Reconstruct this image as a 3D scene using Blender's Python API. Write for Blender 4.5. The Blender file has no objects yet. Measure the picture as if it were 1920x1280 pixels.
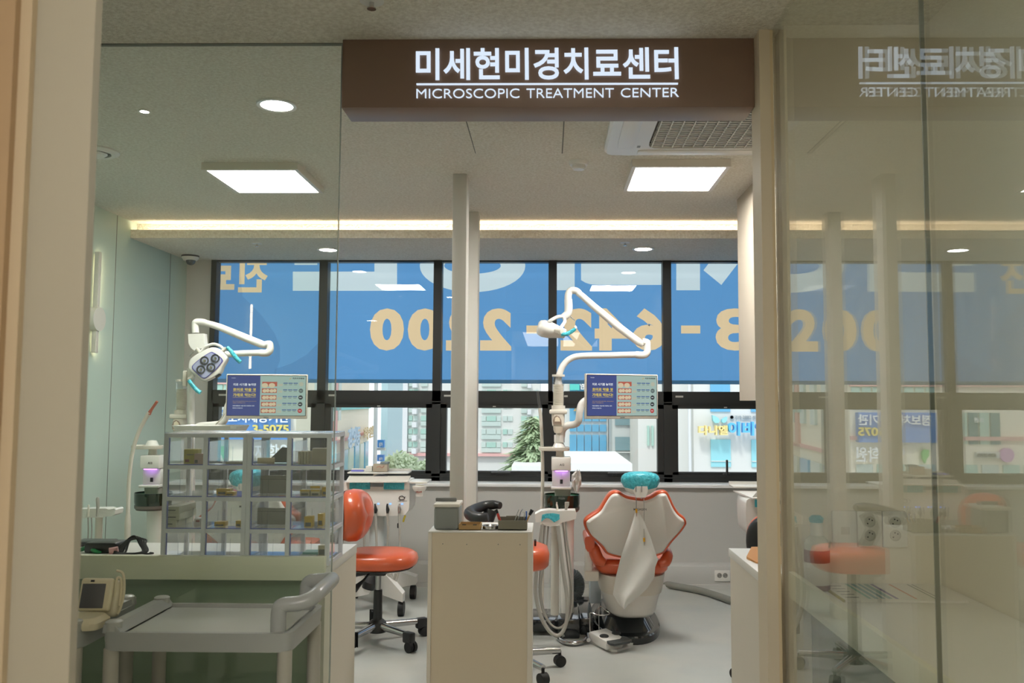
import bpy, bmesh, math, random
from math import sin, cos, pi, atan, radians, sqrt
from mathutils import Vector as V, Matrix
random.seed(7)
sc = bpy.context.scene
C = sc.collection
# ------------------------------------------------------------------ camera
F = 1620.0; H = 1.35; PPX = 1000.0; PPY = 640.0
RM = Matrix.Rotation(atan(28/F), 3, 'Z') @ Matrix.Rotation(pi/2+atan(114/F), 3, 'X') @ Matrix.Rotation(.004, 3, 'Z')
cd = bpy.data.cameras.new('camera'); co = bpy.data.objects.new('camera', cd); C.objects.link(co)
co.location = (0, 0, H); co.rotation_euler = RM.to_euler()
cd.sensor_width = 36; cd.lens = 36*F/1920; cd.shift_x = -40/1920; cd.clip_start = .05; cd.clip_end = 400
cd.dof.use_dof = True; cd.dof.focus_distance = 4.6; cd.dof.aperture_fstop = 9
sc.camera = co
# ------------------------------------------------------------------ world, sun, exposure
w = bpy.data.worlds.new('sky'); sc.world = w; w.use_nodes = True
bg = w.node_tree.nodes['Background']; bg.inputs[0].default_value = (.88, .94, 1, 1); bg.inputs[1].default_value = 1.45
sd = bpy.data.lights.new('sun', 'SUN'); so = bpy.data.objects.new('sun', sd); C.objects.link(so)
sd.energy = 1.6; sd.angle = radians(8); sd.color = (1, .97, .92); so.rotation_euler = (radians(42), 0, radians(-18))
vs = sc.view_settings; vs.view_transform = 'Standard'; vs.look = 'None'; vs.exposure = 0.0; vs.gamma = 1.0; vs.use_curve_mapping = False
cy = sc.cycles; cy.max_bounces = 10; cy.diffuse_bounces = 5; cy.glossy_bounces = 5; cy.transmission_bounces = 6; cy.transparent_max_bounces = 40
cy.caustics_reflective = False; cy.caustics_refractive = False; cy.sample_clamp_indirect = 4.0
PANEL_E = 50      # light of the square ceiling panels
SPOT_E = 50       # light of the round downlights
COVE_E = 20       # warm strip in the cove
# ------------------------------------------------------------------ helpers
def ray(px, py):
    return RM @ V(((px-PPX)/F, -(py-PPY)/F, -1))
def P(px, py, Y):                 # point of the photograph at world depth Y
    d = ray(px, py); return V((0, 0, H)) + d*(Y/d.y)
def PZ(px, py, z):                # ... on the horizontal plane z
    d = ray(px, py); return V((0, 0, H)) + d*((z-H)/d.z)
def PX(px, py, x):                # ... on the vertical plane x
    d = ray(px, py); return V((0, 0, H)) + d*(x/d.x)
def lin(c):
    return tuple((x/255/12.92 if x/255 <= .04045 else ((x/255+.055)/1.055)**2.4) for x in c)
def M(name, rgb, rough=.5, metal=0, bump=None, emit=0, spec=.5, var=None, coat=0, sss=0):
    m = bpy.data.materials.new(name); m.use_nodes = True; nt = m.node_tree; b = nt.nodes['Principled BSDF']
    c = lin(rgb)+(1,)
    b.inputs['Base Color'].default_value = c; b.inputs['Roughness'].default_value = rough
    b.inputs['Metallic'].default_value = metal; b.inputs['Specular IOR Level'].default_value = spec
    b.inputs['Coat Weight'].default_value = coat; b.inputs['Coat Roughness'].default_value = .08
    if emit:
        b.inputs['Emission Color'].default_value = c; b.inputs['Emission Strength'].default_value = emit
    if bump or var:
        tc = nt.nodes.new('ShaderNodeTexCoord')
    if bump:
        n = nt.nodes.new('ShaderNodeTexNoise'); n.inputs['Scale'].default_value = bump[0]; n.inputs['Detail'].default_value = 4
        mp = nt.nodes.new('ShaderNodeMapping'); mp.inputs['Scale'].default_value = bump[2] if len(bump) > 2 else (1, 1, 1)
        bp = nt.nodes.new('ShaderNodeBump'); bp.inputs['Strength'].default_value = bump[1]; bp.inputs['Distance'].default_value = .02
        nt.links.new(tc.outputs['Object'], mp.inputs[0]); nt.links.new(mp.outputs[0], n.inputs['Vector'])
        nt.links.new(n.outputs['Fac'], bp.inputs['Height']); nt.links.new(bp.outputs[0], b.inputs['Normal'])
    if var:                       # soft mottling between two colours of the surface itself
        n2 = nt.nodes.new('ShaderNodeTexNoise'); n2.inputs['Scale'].default_value = var[0]; n2.inputs['Detail'].default_value = 5
        cr = nt.nodes.new('ShaderNodeValToRGB'); cr.color_ramp.elements[0].position = .35; cr.color_ramp.elements[1].position = .65
        cr.color_ramp.elements[0].color = c; cr.color_ramp.elements[1].color = lin(var[1])+(1,)
        nt.links.new(tc.outputs['Object'], n2.inputs['Vector']); nt.links.new(n2.outputs['Fac'], cr.inputs[0])
        nt.links.new(cr.outputs[0], b.inputs['Base Color'])
    return m
def EM(name, rgb, s):
    m = bpy.data.materials.new(name); m.use_nodes = True; nt = m.node_tree; nt.nodes.clear()
    o = nt.nodes.new('ShaderNodeOutputMaterial'); e = nt.nodes.new('ShaderNodeEmission')
    e.inputs[0].default_value = lin(rgb)+(1,); e.inputs[1].default_value = s; nt.links.new(e.outputs[0], o.inputs[0]); return m
def GL(name, tint, rough=0.0, refl=1.0, base=.04):   # clear sheet: tinted see-through with angle dependent mirror
    m = bpy.data.materials.new(name); m.use_nodes = True; nt = m.node_tree; nt.nodes.clear(); N = nt.nodes.new; K = nt.links.new
    o = N('ShaderNodeOutputMaterial'); t = N('ShaderNodeBsdfTransparent'); g = N('ShaderNodeBsdfGlossy'); x = N('ShaderNodeMixShader')
    t.inputs[0].default_value = tuple(tint)+(1,); g.inputs['Roughness'].default_value = rough; g.inputs[0].default_value = (1, 1, 1, 1)
    lw = N('ShaderNodeLayerWeight'); lw.inputs[0].default_value = .5
    p = N('ShaderNodeMath'); p.operation = 'POWER'; p.inputs[1].default_value = 5; K(lw.outputs['Facing'], p.inputs[0])
    a = N('ShaderNodeMath'); a.operation = 'MULTIPLY_ADD'; a.inputs[1].default_value = (1-base)*refl; a.inputs[2].default_value = base*refl; K(p.outputs[0], a.inputs[0])
    K(a.outputs[0], x.inputs[0]); K(t.outputs[0], x.inputs[1]); K(g.outputs[0], x.inputs[2]); K(x.outputs[0], o.inputs[0]); return m
def TL(name, rgb, k=.75):         # thin printed cloth that lets daylight through
    m = bpy.data.materials.new(name); m.use_nodes = True; nt = m.node_tree; nt.nodes.clear(); N = nt.nodes.new; K = nt.links.new
    o = N('ShaderNodeOutputMaterial'); t = N('ShaderNodeBsdfTranslucent'); d = N('ShaderNodeBsdfDiffuse'); x = N('ShaderNodeMixShader')
    c = lin(rgb)+(1,); t.inputs[0].default_value = c; d.inputs[0].default_value = c; x.inputs[0].default_value = 1-k
    K(t.outputs[0], x.inputs[1]); K(d.outputs[0], x.inputs[2]); K(x.outputs[0], o.inputs[0]); return m
def TR(name, col):
    m = bpy.data.materials.new(name); m.use_nodes = True; nt = m.node_tree; nt.nodes.clear()
    o = nt.nodes.new('ShaderNodeOutputMaterial'); t = nt.nodes.new('ShaderNodeBsdfTransparent'); t.inputs[0].default_value = tuple(col)+(1,)
    nt.links.new(t.outputs[0], o.inputs[0]); return m
OFF = {}
def off(o): return OFF.get(o.name, V((0, 0, 0))) if o else V((0, 0, 0))
def L(o, label=None, cat=None, group=None, kind=None):
    if label: o['label'] = label
    if cat: o['category'] = cat
    if group: o['group'] = group
    if kind: o['kind'] = kind
    return o
def T(name, loc, label, cat, group=None, kind=None):
    o = bpy.data.objects.new(name, None); C.objects.link(o); o.location = loc; o.empty_display_size = .05
    OFF[o.name] = V(loc); return L(o, label, cat, group, kind)
def crom(pts, n=8, closed=False):
    pts = [V(p) for p in pts]; k = len(pts); out = []
    for i in range(k if closed else k-1):
        if closed: a, b, c, d = pts[i-1], pts[i], pts[(i+1) % k], pts[(i+2) % k]
        else: a, b, c, d = pts[max(i-1, 0)], pts[i], pts[i+1], pts[min(i+2, k-1)]
        for j in range(n):
            t = j/n
            out.append(.5*((2*b)+(c-a)*t+(2*a-5*b+4*c-d)*t*t+(3*b-a-3*c+d)*t**3))
    if not closed: out.append(pts[-1])
    return out
class MB:
    def __init__(s): s.bm = bmesh.new()
    def box(s, x0, x1, y0, y1, z0, z1, b=0, seg=2, X=None):
        bm = s.bm; x0, x1 = min(x0, x1), max(x0, x1); y0, y1 = min(y0, y1), max(y0, y1); z0, z1 = min(z0, z1), max(z0, z1)
        r = bmesh.ops.create_cube(bm, size=1); vs_ = r['verts']
        for v in vs_:
            v.co = V(((x0+x1)/2+v.co.x*(x1-x0), (y0+y1)/2+v.co.y*(y1-y0), (z0+z1)/2+v.co.z*(z1-z0)))
            if X is not None: v.co = X @ v.co
        if b:
            es = list({e for v in vs_ for e in v.link_edges})
            bmesh.ops.bevel(bm, geom=es, offset=b, segments=seg, profile=.5, affect='EDGES', clamp_overlap=True)
        return s
    def loft(s, rings, cap=True, closed=True):
        bm = s.bm; R = [[bm.verts.new(p) for p in r] for r in rings]; n = len(R[0])
        for a, b in zip(R, R[1:]):
            for i in range(n if closed else n-1):
                j = (i+1) % n
                try: bm.faces.new((a[i], a[j], b[j], b[i]))
                except ValueError: pass
        if cap:
            bm.faces.new(R[0][::-1]); bm.faces.new(R[-1])
        return s
    def prism(s, poly, vec):
        vec = V(vec); return s.loft([[V(p) for p in poly], [V(p)+vec for p in poly]])
    def tube(s, pts, r, n=10, sm=0, closed=False):
        pts = [V(p) for p in pts]; k0 = len(pts)
        if sm: pts = crom(pts, sm, closed)
        k = len(pts)
        if isinstance(r, (list, tuple)):
            rr = []
            for i in range(k):
                t = i/(k-1)*(len(r)-1); a = min(int(t), len(r)-2); rr.append(r[a]+(r[a+1]-r[a])*(t-a))
        else: rr = [r]*k
        rings = []; up = None
        for i in range(k):
            if closed: t = pts[(i+1) % k]-pts[i-1]
            else: t = pts[min(i+1, k-1)]-pts[max(i-1, 0)]
            t.normalize()
            if up is None: up = t.orthogonal().normalized()
            else:
                up = up-t*up.dot(t)
                up = up.normalized() if up.length > 1e-6 else t.orthogonal().normalized()
            bi = t.cross(up)
            rings.append([pts[i]+up*cos(2*pi*j/n)*rr[i]+bi*sin(2*pi*j/n)*rr[i] for j in range(n)])
        if closed: rings.append(rings[0]); return s.loft(rings, cap=False)
        return s.loft(rings)
    def cyl(s, p, q, r, r2=None, n=20): return s.tube([p, q], [r, r if r2 is None else r2], n)
    def lathe(s, prof, c=(0, 0, 0), n=28, ax=None, sx=1, sy=1):
        c = V(c); rings = []
        Q = V((0, 0, 1)).rotation_difference(V(ax)).to_matrix() if ax else Matrix.Identity(3)
        for r, z in prof: rings.append([c+Q @ V((max(r, 1e-5)*cos(2*pi*j/n)*sx, max(r, 1e-5)*sin(2*pi*j/n)*sy, z)) for j in range(n)])
        return s.loft(rings)
    def ell(s, c, rx, ry, rz, X=None, n=24, k=12):
        c = V(c); rings = []
        for i in range(k+1):
            a = -pi/2+pi*i/k; r = max(cos(a), 1e-4)
            rr = [V((rx*r*cos(2*pi*j/n), ry*r*sin(2*pi*j/n), rz*sin(a))) for j in range(n)]
            rings.append([c+(X @ p if X is not None else p) for p in rr])
        return s.loft(rings)
    def quad(s, a, b, c, d):
        s.bm.faces.new([s.bm.verts.new(p) for p in (a, b, c, d)]); return s
    def txt(s, st, ll, lr, ul, th=.001, bold=0, flip=False):      # lettering filling the rectangle ll-lr-ul, raised by th
        vs_, fs, _ = glyph(st, bold, True); ll, lr, ul = V(ll), V(lr), V(ul); u = lr-ll; v = ul-ll; n = u.cross(v).normalized()
        bvs = [s.bm.verts.new(ll+u*((1-x) if flip else x)+v*y+n*th*z) for x, y, z in vs_]
        for f in fs:
            try: s.bm.faces.new([bvs[i] for i in f])
            except ValueError: pass
        return s
    def build(s, name, mat, parent=None, smooth=35, loc=None):
        bmesh.ops.recalc_face_normals(s.bm, faces=s.bm.faces)
        o_ = off(parent) if loc is None else V(loc)
        for v in s.bm.verts: v.co -= o_
        me = bpy.data.meshes.new(name); s.bm.to_mesh(me); s.bm.free()
        if smooth: me.shade_smooth(); me.set_sharp_from_angle(angle=radians(smooth))
        me.materials.append(mat)
        o = bpy.data.objects.new(name, me); C.objects.link(o)
        if parent: o.parent = parent
        elif loc is not None: o.location = loc
        OFF[o.name] = o_
        return o
    def solo(s, name, mat, label, cat, group=None, kind=None, smooth=35):
        cs = [v.co for v in s.bm.verts]; lo = [min(c[i] for c in cs) for i in range(3)]; hi = [max(c[i] for c in cs) for i in range(3)]
        return L(s.build(name, mat, None, smooth, loc=V(((lo[0]+hi[0])/2, (lo[1]+hi[1])/2, lo[2]))), label, cat, group, kind)
    def struct(s, name, mat, parent=None, smooth=35):
        o = s.build(name, mat, parent, smooth)
        if not parent: o['kind'] = 'structure'
        return o
_gc = {}
def glyph(st, bold=0, solid=False):
    k = (st, bold, solid)
    if k not in _gc:
        cu = bpy.data.curves.new('t', 'FONT'); cu.body = st; cu.offset = bold; cu.resolution_u = 4; cu.extrude = .01 if solid else 0
        o = bpy.data.objects.new('t', cu); C.objects.link(o); dg = bpy.context.evaluated_depsgraph_get()
        me = bpy.data.meshes.new_from_object(o.evaluated_get(dg)); bpy.data.objects.remove(o); bpy.data.curves.remove(cu)
        co_ = [v.co.copy() for v in me.vertices]; x0 = min(c.x for c in co_); x1 = max(c.x for c in co_); y0 = min(c.y for c in co_); y1 = max(c.y for c in co_)
        vs_ = [((c.x-x0)/(x1-x0), (c.y-y0)/(y1-y0), 1 if c.z > 0 else 0) for c in co_]; fs = [tuple(p.vertices) for p in me.polygons]; loops = []
        if not solid:
            bm = bmesh.new(); bm.from_mesh(me); bmesh.ops.remove_doubles(bm, verts=bm.verts, dist=1e-5)
            nb = {}
            for e in bm.edges:
                if len(e.link_faces) == 1:
                    a, b = e.verts; nb.setdefault(a, []).append(b); nb.setdefault(b, []).append(a)
            seen = set()
            for a in nb:
                if a in seen: continue
                lp = [a]; seen.add(a); cur = a
                while True:
                    nx = [b for b in nb[cur] if b not in seen]
                    if not nx: break
                    cur = nx[0]; seen.add(cur); lp.append(cur)
                loops.append([((v.co.x-x0)/(x1-x0), (v.co.y-y0)/(y1-y0)) for v in lp])
            bm.free()
        bpy.data.meshes.remove(me); _gc[k] = (vs_, fs, loops)
    return _gc[k]
def dup(root, move=(0, 0, 0), rot=0, label=None, group=None):      # copy of a thing with its parts and sub-parts
    c = root.copy(); C.objects.link(c); c.location = root.location+V(move); c.rotation_euler = (0, 0, root.rotation_euler.z+rot)
    if label: c['label'] = label
    if group: c['group'] = group
    for ch in root.children:
        d = ch.copy(); C.objects.link(d); d.parent = c
        for g in ch.children:
            e = g.copy(); C.objects.link(e); e.parent = d
    return c
def sec(cx, cy, z, hx, hy, e=3.0, n=36):                            # rounded-rectangle section
    r = []
    for i in range(n):
        a = 2*pi*i/n; c_, s_ = cos(a), sin(a)
        r.append(V((cx+hx*math.copysign(abs(c_)**(2/e), c_), cy+hy*math.copysign(abs(s_)**(2/e), s_), z)))
    return r
# ------------------------------------------------------------------ materials
m_ceil = M("ceiling stipple", (240, 237, 226), .9, bump=(70, .7, (1, 2.2, 1)), var=(75, (222, 217, 202)))
m_hall = M('hall ceiling stipple', (245, 239, 224), .9, bump=(80, .7, (1, 2.2, 1)), var=(75, (226, 218, 200)))
m_wall = M('painted wall', (198, 197, 193), .75)
m_pil = M('pillar paint', (214, 211, 203), .7)
m_green = M('pale green wall panel', (196, 214, 202), .45)
m_groove = M('panel joint', (120, 122, 112), .8)
m_beige = M('beige laminate', (214, 200, 176), .55)
m_tan = M('tan trim', (214, 194, 158), .6)
m_lam = M('warm grey laminate', (224, 216, 202), .5)
m_white = M('white laminate', (232, 230, 224), .4)
m_fascia = M('cream fascia', (238, 236, 214), .35)
m_floor = M('grey vinyl floor', (178, 182, 178), .32, var=(2.2, (192, 192, 184)), spec=.5)
m_black = M('black window metal', (40, 42, 42), .45)
m_grey = M('grey plastic', (168, 170, 166), .42)
m_pla = M('white plastic', (236, 234, 228), .28, coat=.2)
m_pla2 = M('warm white plastic', (226, 220, 208), .35)
m_org = M('orange vinyl', (208, 92, 52), .34, coat=.35)
m_dark = M('black plastic', (34, 35, 36), .38)
m_rub = M('black rubber', (24, 24, 25), .6)
m_gloss = M('gloss black base', (26, 30, 32), .12, coat=.5)
m_chrome = M('chrome', (205, 205, 205), .16, 1)
m_hose = M('grey hose', (172, 170, 162), .45)
m_teal = M('teal film', (64, 190, 208), .3, bump=(60, .8), coat=.4)
m_cloth = M('white paper', (232, 232, 228), .85)
m_glassR = GL('clear green glass', (.955, .975, .955), base=.055, refl=1.15)
m_glassL = GL('clear glass', (.96, .985, .965), base=.04)
m_pane = GL('window glass', (.975, .985, .985), base=.025)
m_clear = GL('clear plastic', (.975, .98, .99), base=.05)
m_rim = M('blue refraction tint', (120, 128, 190), .25)  # refraction colour painted onto clear drawer edges
m_led = EM('panel light', (255, 252, 246), PANEL_E)
m_spot = EM('downlight lens', (255, 250, 240), SPOT_E)
# ------------------------------------------------------------------ large structure
ZI = 2.589; ZH = P(1028, 72.5, 2.61).z; XL = -2.89; YW = 6.80; ZS = 2.472
MB().box(-4, 5, -4, YW+.1, -.1, 0).struct('floor', m_floor)
MB().box(-4, 5, 2.64, 6.0, ZI, ZI+.15).struct('ceiling', m_ceil)
MB().box(-4, 5, -4, 2.655, ZH, ZI+.15).struct('ceiling_hall', m_hall)
MB().box(XL, 4, 5.95, YW+.02, ZS, ZI+.02).box(XL, 4, 5.875, 5.95, ZS, ZS+.012).box(XL, 4, 5.86, 5.875, ZS, ZS+.058).struct('ceiling_soffit', m_ceil)
MB().box(XL-.15, XL, 2.62, YW+.1, 0, ZI+.1).struct('wall_left', m_green)
g = MB()
for y in (5.67, 6.50): g.box(XL-.001, XL+.0015, y-.0025, y+.0025, 0, ZI-.001 if y < 5.86 else ZS)
g.struct('trim_1', m_groove)
XWL = P(395, 600, YW).x
MB().box(XL, XWL, YW, YW+.1, .73, ZS).struct('wall_window', m_wall)
MB().box(XL, 4, 6.60, YW+.1, 0, .714).struct('wall_back', m_wall)
MB().box(XL, 4, 6.43, 6.60, .0, .16, .004).struct('trim_2', m_wall)
MB().box(XL, 4, 6.418, 6.43, 0, .03).struct('baseboard_back', m_wall)
MB().box(XL, 4, 6.56, YW+.02, .714, .737, .003).struct('trim_3', M('sill stone', (244, 246, 246), .35))
MB().box(-4, 5, YW+.12, YW+.2, ZS+.05, 6).struct('sun_block_wall', m_wall)  # unseen wall added above the windows to keep sun off the banner
MB().box(4, 4.15, 2.6, YW+.1, 0, ZI+.1).struct('wall_right', m_wall)
# hall side
MB().box(-4, 5, -4.1, -4, 0, ZH+.02).struct('wall_hall', m_beige)
MB().box(-1.9, P(-30, 640, .985).x, -4, .985, 0, ZH).struct('wall_hall_left', m_lam)
MB().box(-4.1, -4, -4, 2.8, 0, ZH).struct('wall_alcove', m_wall)
# near post at the left edge of the picture, stepped
xr4 = P(167, 640, 1.0).x
MB().box(P(-40, 640, .985).x, xr4, .985, 1.0, 0, ZH).struct('trim_4', M('near post', (160, 152, 136), .6))
MB().box(P(-40, 640, .975).x, P(42, 640, .985).x, .975, .985, 0, ZH).struct('trim_5', M('near post tan', (180, 160, 132), .6))
MB().box(P(-40, 640, .965).x, P(10, 640, .975).x, .965, .975, 0, ZH).struct('trim_6', M('near post brown', (160, 132, 100), .6))
# right hand frame post
xp0, xp1 = .634, .678
MB().box(xp0, xp1-.012, 2.55, 2.656, 0, ZH).struct('trim_7', m_beige)
MB().box(xp1-.012, xp1-.003, 2.552, 2.60, 0, ZH).struct('trim_8', m_tan)
# recess behind the right glass
MB().box(.70, 4, 2.52, 2.64, 0, ZH).struct('wall_recess', M('recess wall', (238, 232, 218), .6))
MB().box(1.12, 1.25, -4, 2.52, 0, ZH).struct('wall_recess_right', M('recess side', (238, 232, 218), .6))
# wall block hanging from the ceiling on the right
MB().box(1.15, 1.70, 3.6, 5.22, 1.365, ZI).struct('trim_9', M('wall block', (176, 166, 150), .7))
# two slim pillars
ax0, ax1 = P(846.5, 600, 4.62).x, P(873, 600, 4.62).x
MB().box(ax0, ax1, 4.62, 4.76, 0, ZI, .002).struct('trim_10', m_pil)
bx1 = P(895.5, 600, 5.56).x
MB().box(bx1-.085, bx1, 5.56, 5.68, 0, ZI, .002).struct('trim_11', m_pil)
# glass partitions
gx1 = P(632, 500, 2.64).x
MB().box(-2.89, gx1, 2.640, 2.650, 0, ZH).struct('window_glass_left', m_glassL)
MB().box(gx1, gx1+.0022, 2.640, 2.650, 0, ZH).struct('trim_12', M('glass edge strip', (150, 160, 152), .2))
MB().box(-2.89, gx1+.004, 2.636, 2.654, ZH-.0025, ZH+.001).struct('trim_13', m_groove)
YJ = PX(1744, 800, .675).y
MB().box(.675, .685, YJ+.0015, 2.60, 0, ZH).struct('window_glass_right', m_glassR)
MB().box(.675, .685, -3.9, YJ-.0015, 0, ZH).struct('window_glass_hall', m_glassR)
MB().box(.676, .684, YJ-.0015, YJ+.0015, 0, ZH).struct('trim_14', M('silicone joint', (96, 100, 88), .4))
# window wall: six bays, black frames
MC = [P(606, 600, YW).x, P(820.5, 600, YW).x, P(1036, 600, YW).x, P(1250.5, 600, YW).x]; bw = MC[3]-MC[2]
MX = [XWL+.03]+MC+[MC[3]+bw, MC[3]+2*bw, MC[3]+3*bw]
zt0, zt1, zb0, zb1 = 1.304, 1.438, .737, .813
hw = .033
for i in range(7):
    a, b = MX[i], MX[i+1]
    wo = T('window_%d' % (i+1), ((a+b)/2, YW, zb0), None, None, kind='structure'); y0, y1 = YW-.02, YW+.07
    f = MB(); ai = a+(hw if i else .012); bi = b-hw
    f.box(a-(hw if i else .03), ai, y0, y1, zb0, ZS)
    f.box(a, b, y0, y1, zb0, zb1-.02).box(a, b, y0, y1, zt0+.03, zt1).box(a, b, y0+.01, y1, ZS-.012, ZS)
    f.box(a, b, y0-.006, y0+.03, zt0+.045, zt0+.052).box(a, b, y0-.006, y0+.03, zb0+.028, zb0+.036)
    if i == 6: f.box(bi, b, y0, y1, zb0, ZS)
    f.build('window_frame', m_black, wo)
    s = MB(); k = .047
    s.box(ai, ai+k, y0+.012, y1-.01, zb1-.02, zt0+.03).box(bi-k, bi, y0+.012, y1-.01, zb1-.02, zt0+.03)
    s.box(ai, bi, y0+.012, y1-.01, zb1-.03, zb1).box(ai, bi, y0+.012, y1-.01, zt0, zt0+.034)
    s.build('sash', m_black, wo)
    MB().box(ai, bi, YW+.03, YW+.036, zt1, ZS-.012).build('glass_pane', m_pane, wo)
    MB().box(ai+k, bi-k, YW+.03, YW+.036, zb1, zt0).build('glass_pane', m_pane, wo)
    hx = (ai+bi)/2
    if i in (4, 5):
        MB().box(hx-.03, hx+.03, y0-.006, y0+.014, zb1-.03, zb1-.008, .004).box(hx-.008, hx+.008, y0-.03, y0-.004, zb1-.02, zb1+.10, .006).build('handle', m_dark, wo)
    else:
        MB().box(hx-.02, hx+.02, y0-.006, y0+.014, zb1-.03, zb1-.008, .004).box(hx-.02, hx+.13, y0-.03, y0-.004, zb1-.018, zb1-.002, .006).build('handle', m_dark, wo)
    sx = a+.06; 
    MB().box(sx, sx+.06, y0-.0015, y0+.01, zt0+.088, zt0+.102).box(hx-.012, hx+.012, y0+.0105, y0+.02, zt0+.008, zt0+.016).build('label_sticker', M('sticker', (190, 190, 185), .6), wo)
# ------------------------------------------------------------------ banner outside the upper panes
YB = 7.02
def bp(px, py): p = P(px, py, YB); return (p.x, p.z)
bt = T('banner', (0, YB, 1.5), 'blue printed cloth banner hung outside across the upper windows', 'banner')
holes = []; cream = []; white = []
def put(st, x0, x1, y0, y1, bold, dst):
    vs_, fs, lp = glyph(st, bold); q0 = bp(x0, y1); q1 = bp(x1, y0)
    dst.append(([(q1[0]+(q0[0]-q1[0])*x, q0[1]+(q1[1]-q0[1])*y) for x, y, z in vs_], fs))
    for l in lp: holes.append([(q1[0]+(q0[0]-q1[0])*x, q0[1]+(q1[1]-q0[1])*y) for x, y in l])
def poly(pts, dst):
    l = [bp(*p) for p in pts]; dst.append((l, [tuple(range(len(l)))])); holes.append(l)
for st, a, b in (('0', 693, 758), ('0', 764, 829), ('2', 836, 895), ('2', 900, 959), ('2', 1051, 1110), ('4', 1115, 1181), ('6', 1186, 1247), ('3', 1342, 1403), ('5', 1409, 1470), ('0', 1476, 1541)):
    put(st, a, b, 578, 657, .03 if st == '3' else .05, cream)
dashes = [[], []]
for k, (a, b) in enumerate(((987, 1023), (1277, 1313))): poly([(a, 610), (b, 610), (b, 625), (a, 625)], dashes[k])
put('진', 446, 503, 482, 548, .035, cream); put('료', 378, 441, 482, 543, .035, cream)
poly([(549, 509), (702, 509), (702, 450), (744.5, 450), (744.5, 545), (549, 545)], white)
poly([(552, 470), (650, 470), (650, 490.5), (595, 490.5), (595, 496.5), (552, 496.5)], white)
el = lambda cx, cy_, rx, ry: [bp(cx+rx*cos(2*pi*i/40), cy_+ry*sin(2*pi*i/40)) for i in range(40)]
oo, oi = el(886, 498, 99, 49.5), el(886, 498, 53, 15)
white.append((oo+oi, [(i, (i+1) % 40, 40+(i+1) % 40, 40+i) for i in range(40)])); holes += [oo, oi]
poly([(1030, 450), (1077.5, 450), (1077.5, 544), (1030, 544)], white)
poly([(1089.5, 450), (1097, 450), (1098, 487), (1103, 490.5), (1112, 492.5), (1125, 493.2), (1167.5, 493.2), (1167.5, 470), (1211.5, 470), (1211.5, 493.2), (1250, 493.2), (1250, 534), (1120, 534), (1106, 532.5), (1097, 529.5), (1089.5, 525)], white)
poly([(1268, 450), (1312.5, 450), (1312.5, 544), (1268, 544)], white)
poly([(1319, 506.5), (1362, 450), (1420, 450), (1385, 492), (1352.5, 534)], white)
cu = bpy.data.curves.new('bc', 'CURVE'); cu.dimensions = '2D'; cu.fill_mode = 'BOTH'
x0, zb = bp(300, 716.5); x0 = -3.3
for l in [[(x0, zb+.03), (3.4, zb+.03), (3.4, 2.95), (x0, 2.95)]]+holes:
    sp = cu.splines.new('POLY'); sp.points.add(len(l)-1); sp.use_cyclic_u = True
    for q, (x, z) in zip(sp.points, l): q.co = (x, z, 0, 1)
oc = bpy.data.objects.new('bc', cu); C.objects.link(oc); dg = bpy.context.evaluated_depsgraph_get()
bme = bpy.data.meshes.new_from_object(oc.evaluated_get(dg)); bpy.data.objects.remove(oc)
fb = MB(); fb.bm.from_mesh(bme)
for v in fb.bm.verts: v.co = V((v.co.x, YB, v.co.y))
fb.build('cloth', TL('blue banner cloth', (108, 168, 224)), bt, 0)
for nm, src, col in (('cream_lettering', cream, (252, 222, 178)), ('white_lettering', white, (224, 240, 246)), ('dash', dashes[0], (252, 222, 178)), ('dash', dashes[1], (252, 222, 178))):
    f = MB()
    for vs_, fs in src:
        bv = [f.bm.verts.new((x, YB, z)) for x, z in vs_]
        for q in fs: f.bm.faces.new([bv[i] for i in q])
    f.build(nm, TL(nm, col), bt, 0)
f = MB()
for pts in ([(300, 470), (448, 470), (455, 555), (490, 590), (515, 625), (525, 650), (525, 675), (517, 700), (516, 716), (300, 716)], [(612, 610), (600, 640), (575, 665), (545, 682), (515, 692), (514, 716), (612, 716)]):
    f.prism([V((bp(*p)[0], YB-.003, bp(*p)[1])) for p in pts], (0, -.001, 0))
f.build('printed_swoosh', TR('swoosh print', (.92, .93, .95)), bt, 0)
MB().box(x0, 3.4, YB-.004, YB+.004, zb, zb+.03).build('hem', TL('banner hem', (132, 172, 196)), bt, 0)
# ------------------------------------------------------------------ illuminated sign
YS = 2.61
q0, q1 = P(642.5, 74, YS), P(1413.5, 71, YS); zs0 = P(1028, 201, YS).z
sg = T('lightbox_sign', (0, YS, zs0), 'dark brown box sign with glowing white lettering hung under the hall ceiling', 'sign')
MB().box(q0.x, q1.x, YS, YS+.137, zs0, ZH, .002).build('sign_box', M('brown sign box', (128, 104, 90), .4), sg)
m_let = EM('lit letters', (222, 236, 252), 1.0)
yl = YS-.003
MB().txt('미세현미경치료센터', P(780, 150.5, yl), P(1272.5, 148.5, yl), P(780, 91.5, yl), .004, .018).build('korean_lettering', m_let, sg)
MB().box(P(781, 158, yl).x, P(1271, 158, yl).x, yl-.004, yl+.002, P(1000, 159, yl).z, P(1000, 156.4, yl).z).build('divider_line', m_let, sg)
for wd, a, ya, b, yb_, yu in (('MICROSCOPIC', 781, 184.6, 974, 184, 167.2), ('TREATMENT', 987, 183.8, 1151, 183, 166.6), ('CENTER', 1164, 182.8, 1272.5, 182, 165.8)):
    MB().txt(wd, P(a, ya, yl), P(b, yb_, yl), P(a, yu, yl), .004, -.008).build('english_lettering', m_let, sg)
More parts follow.
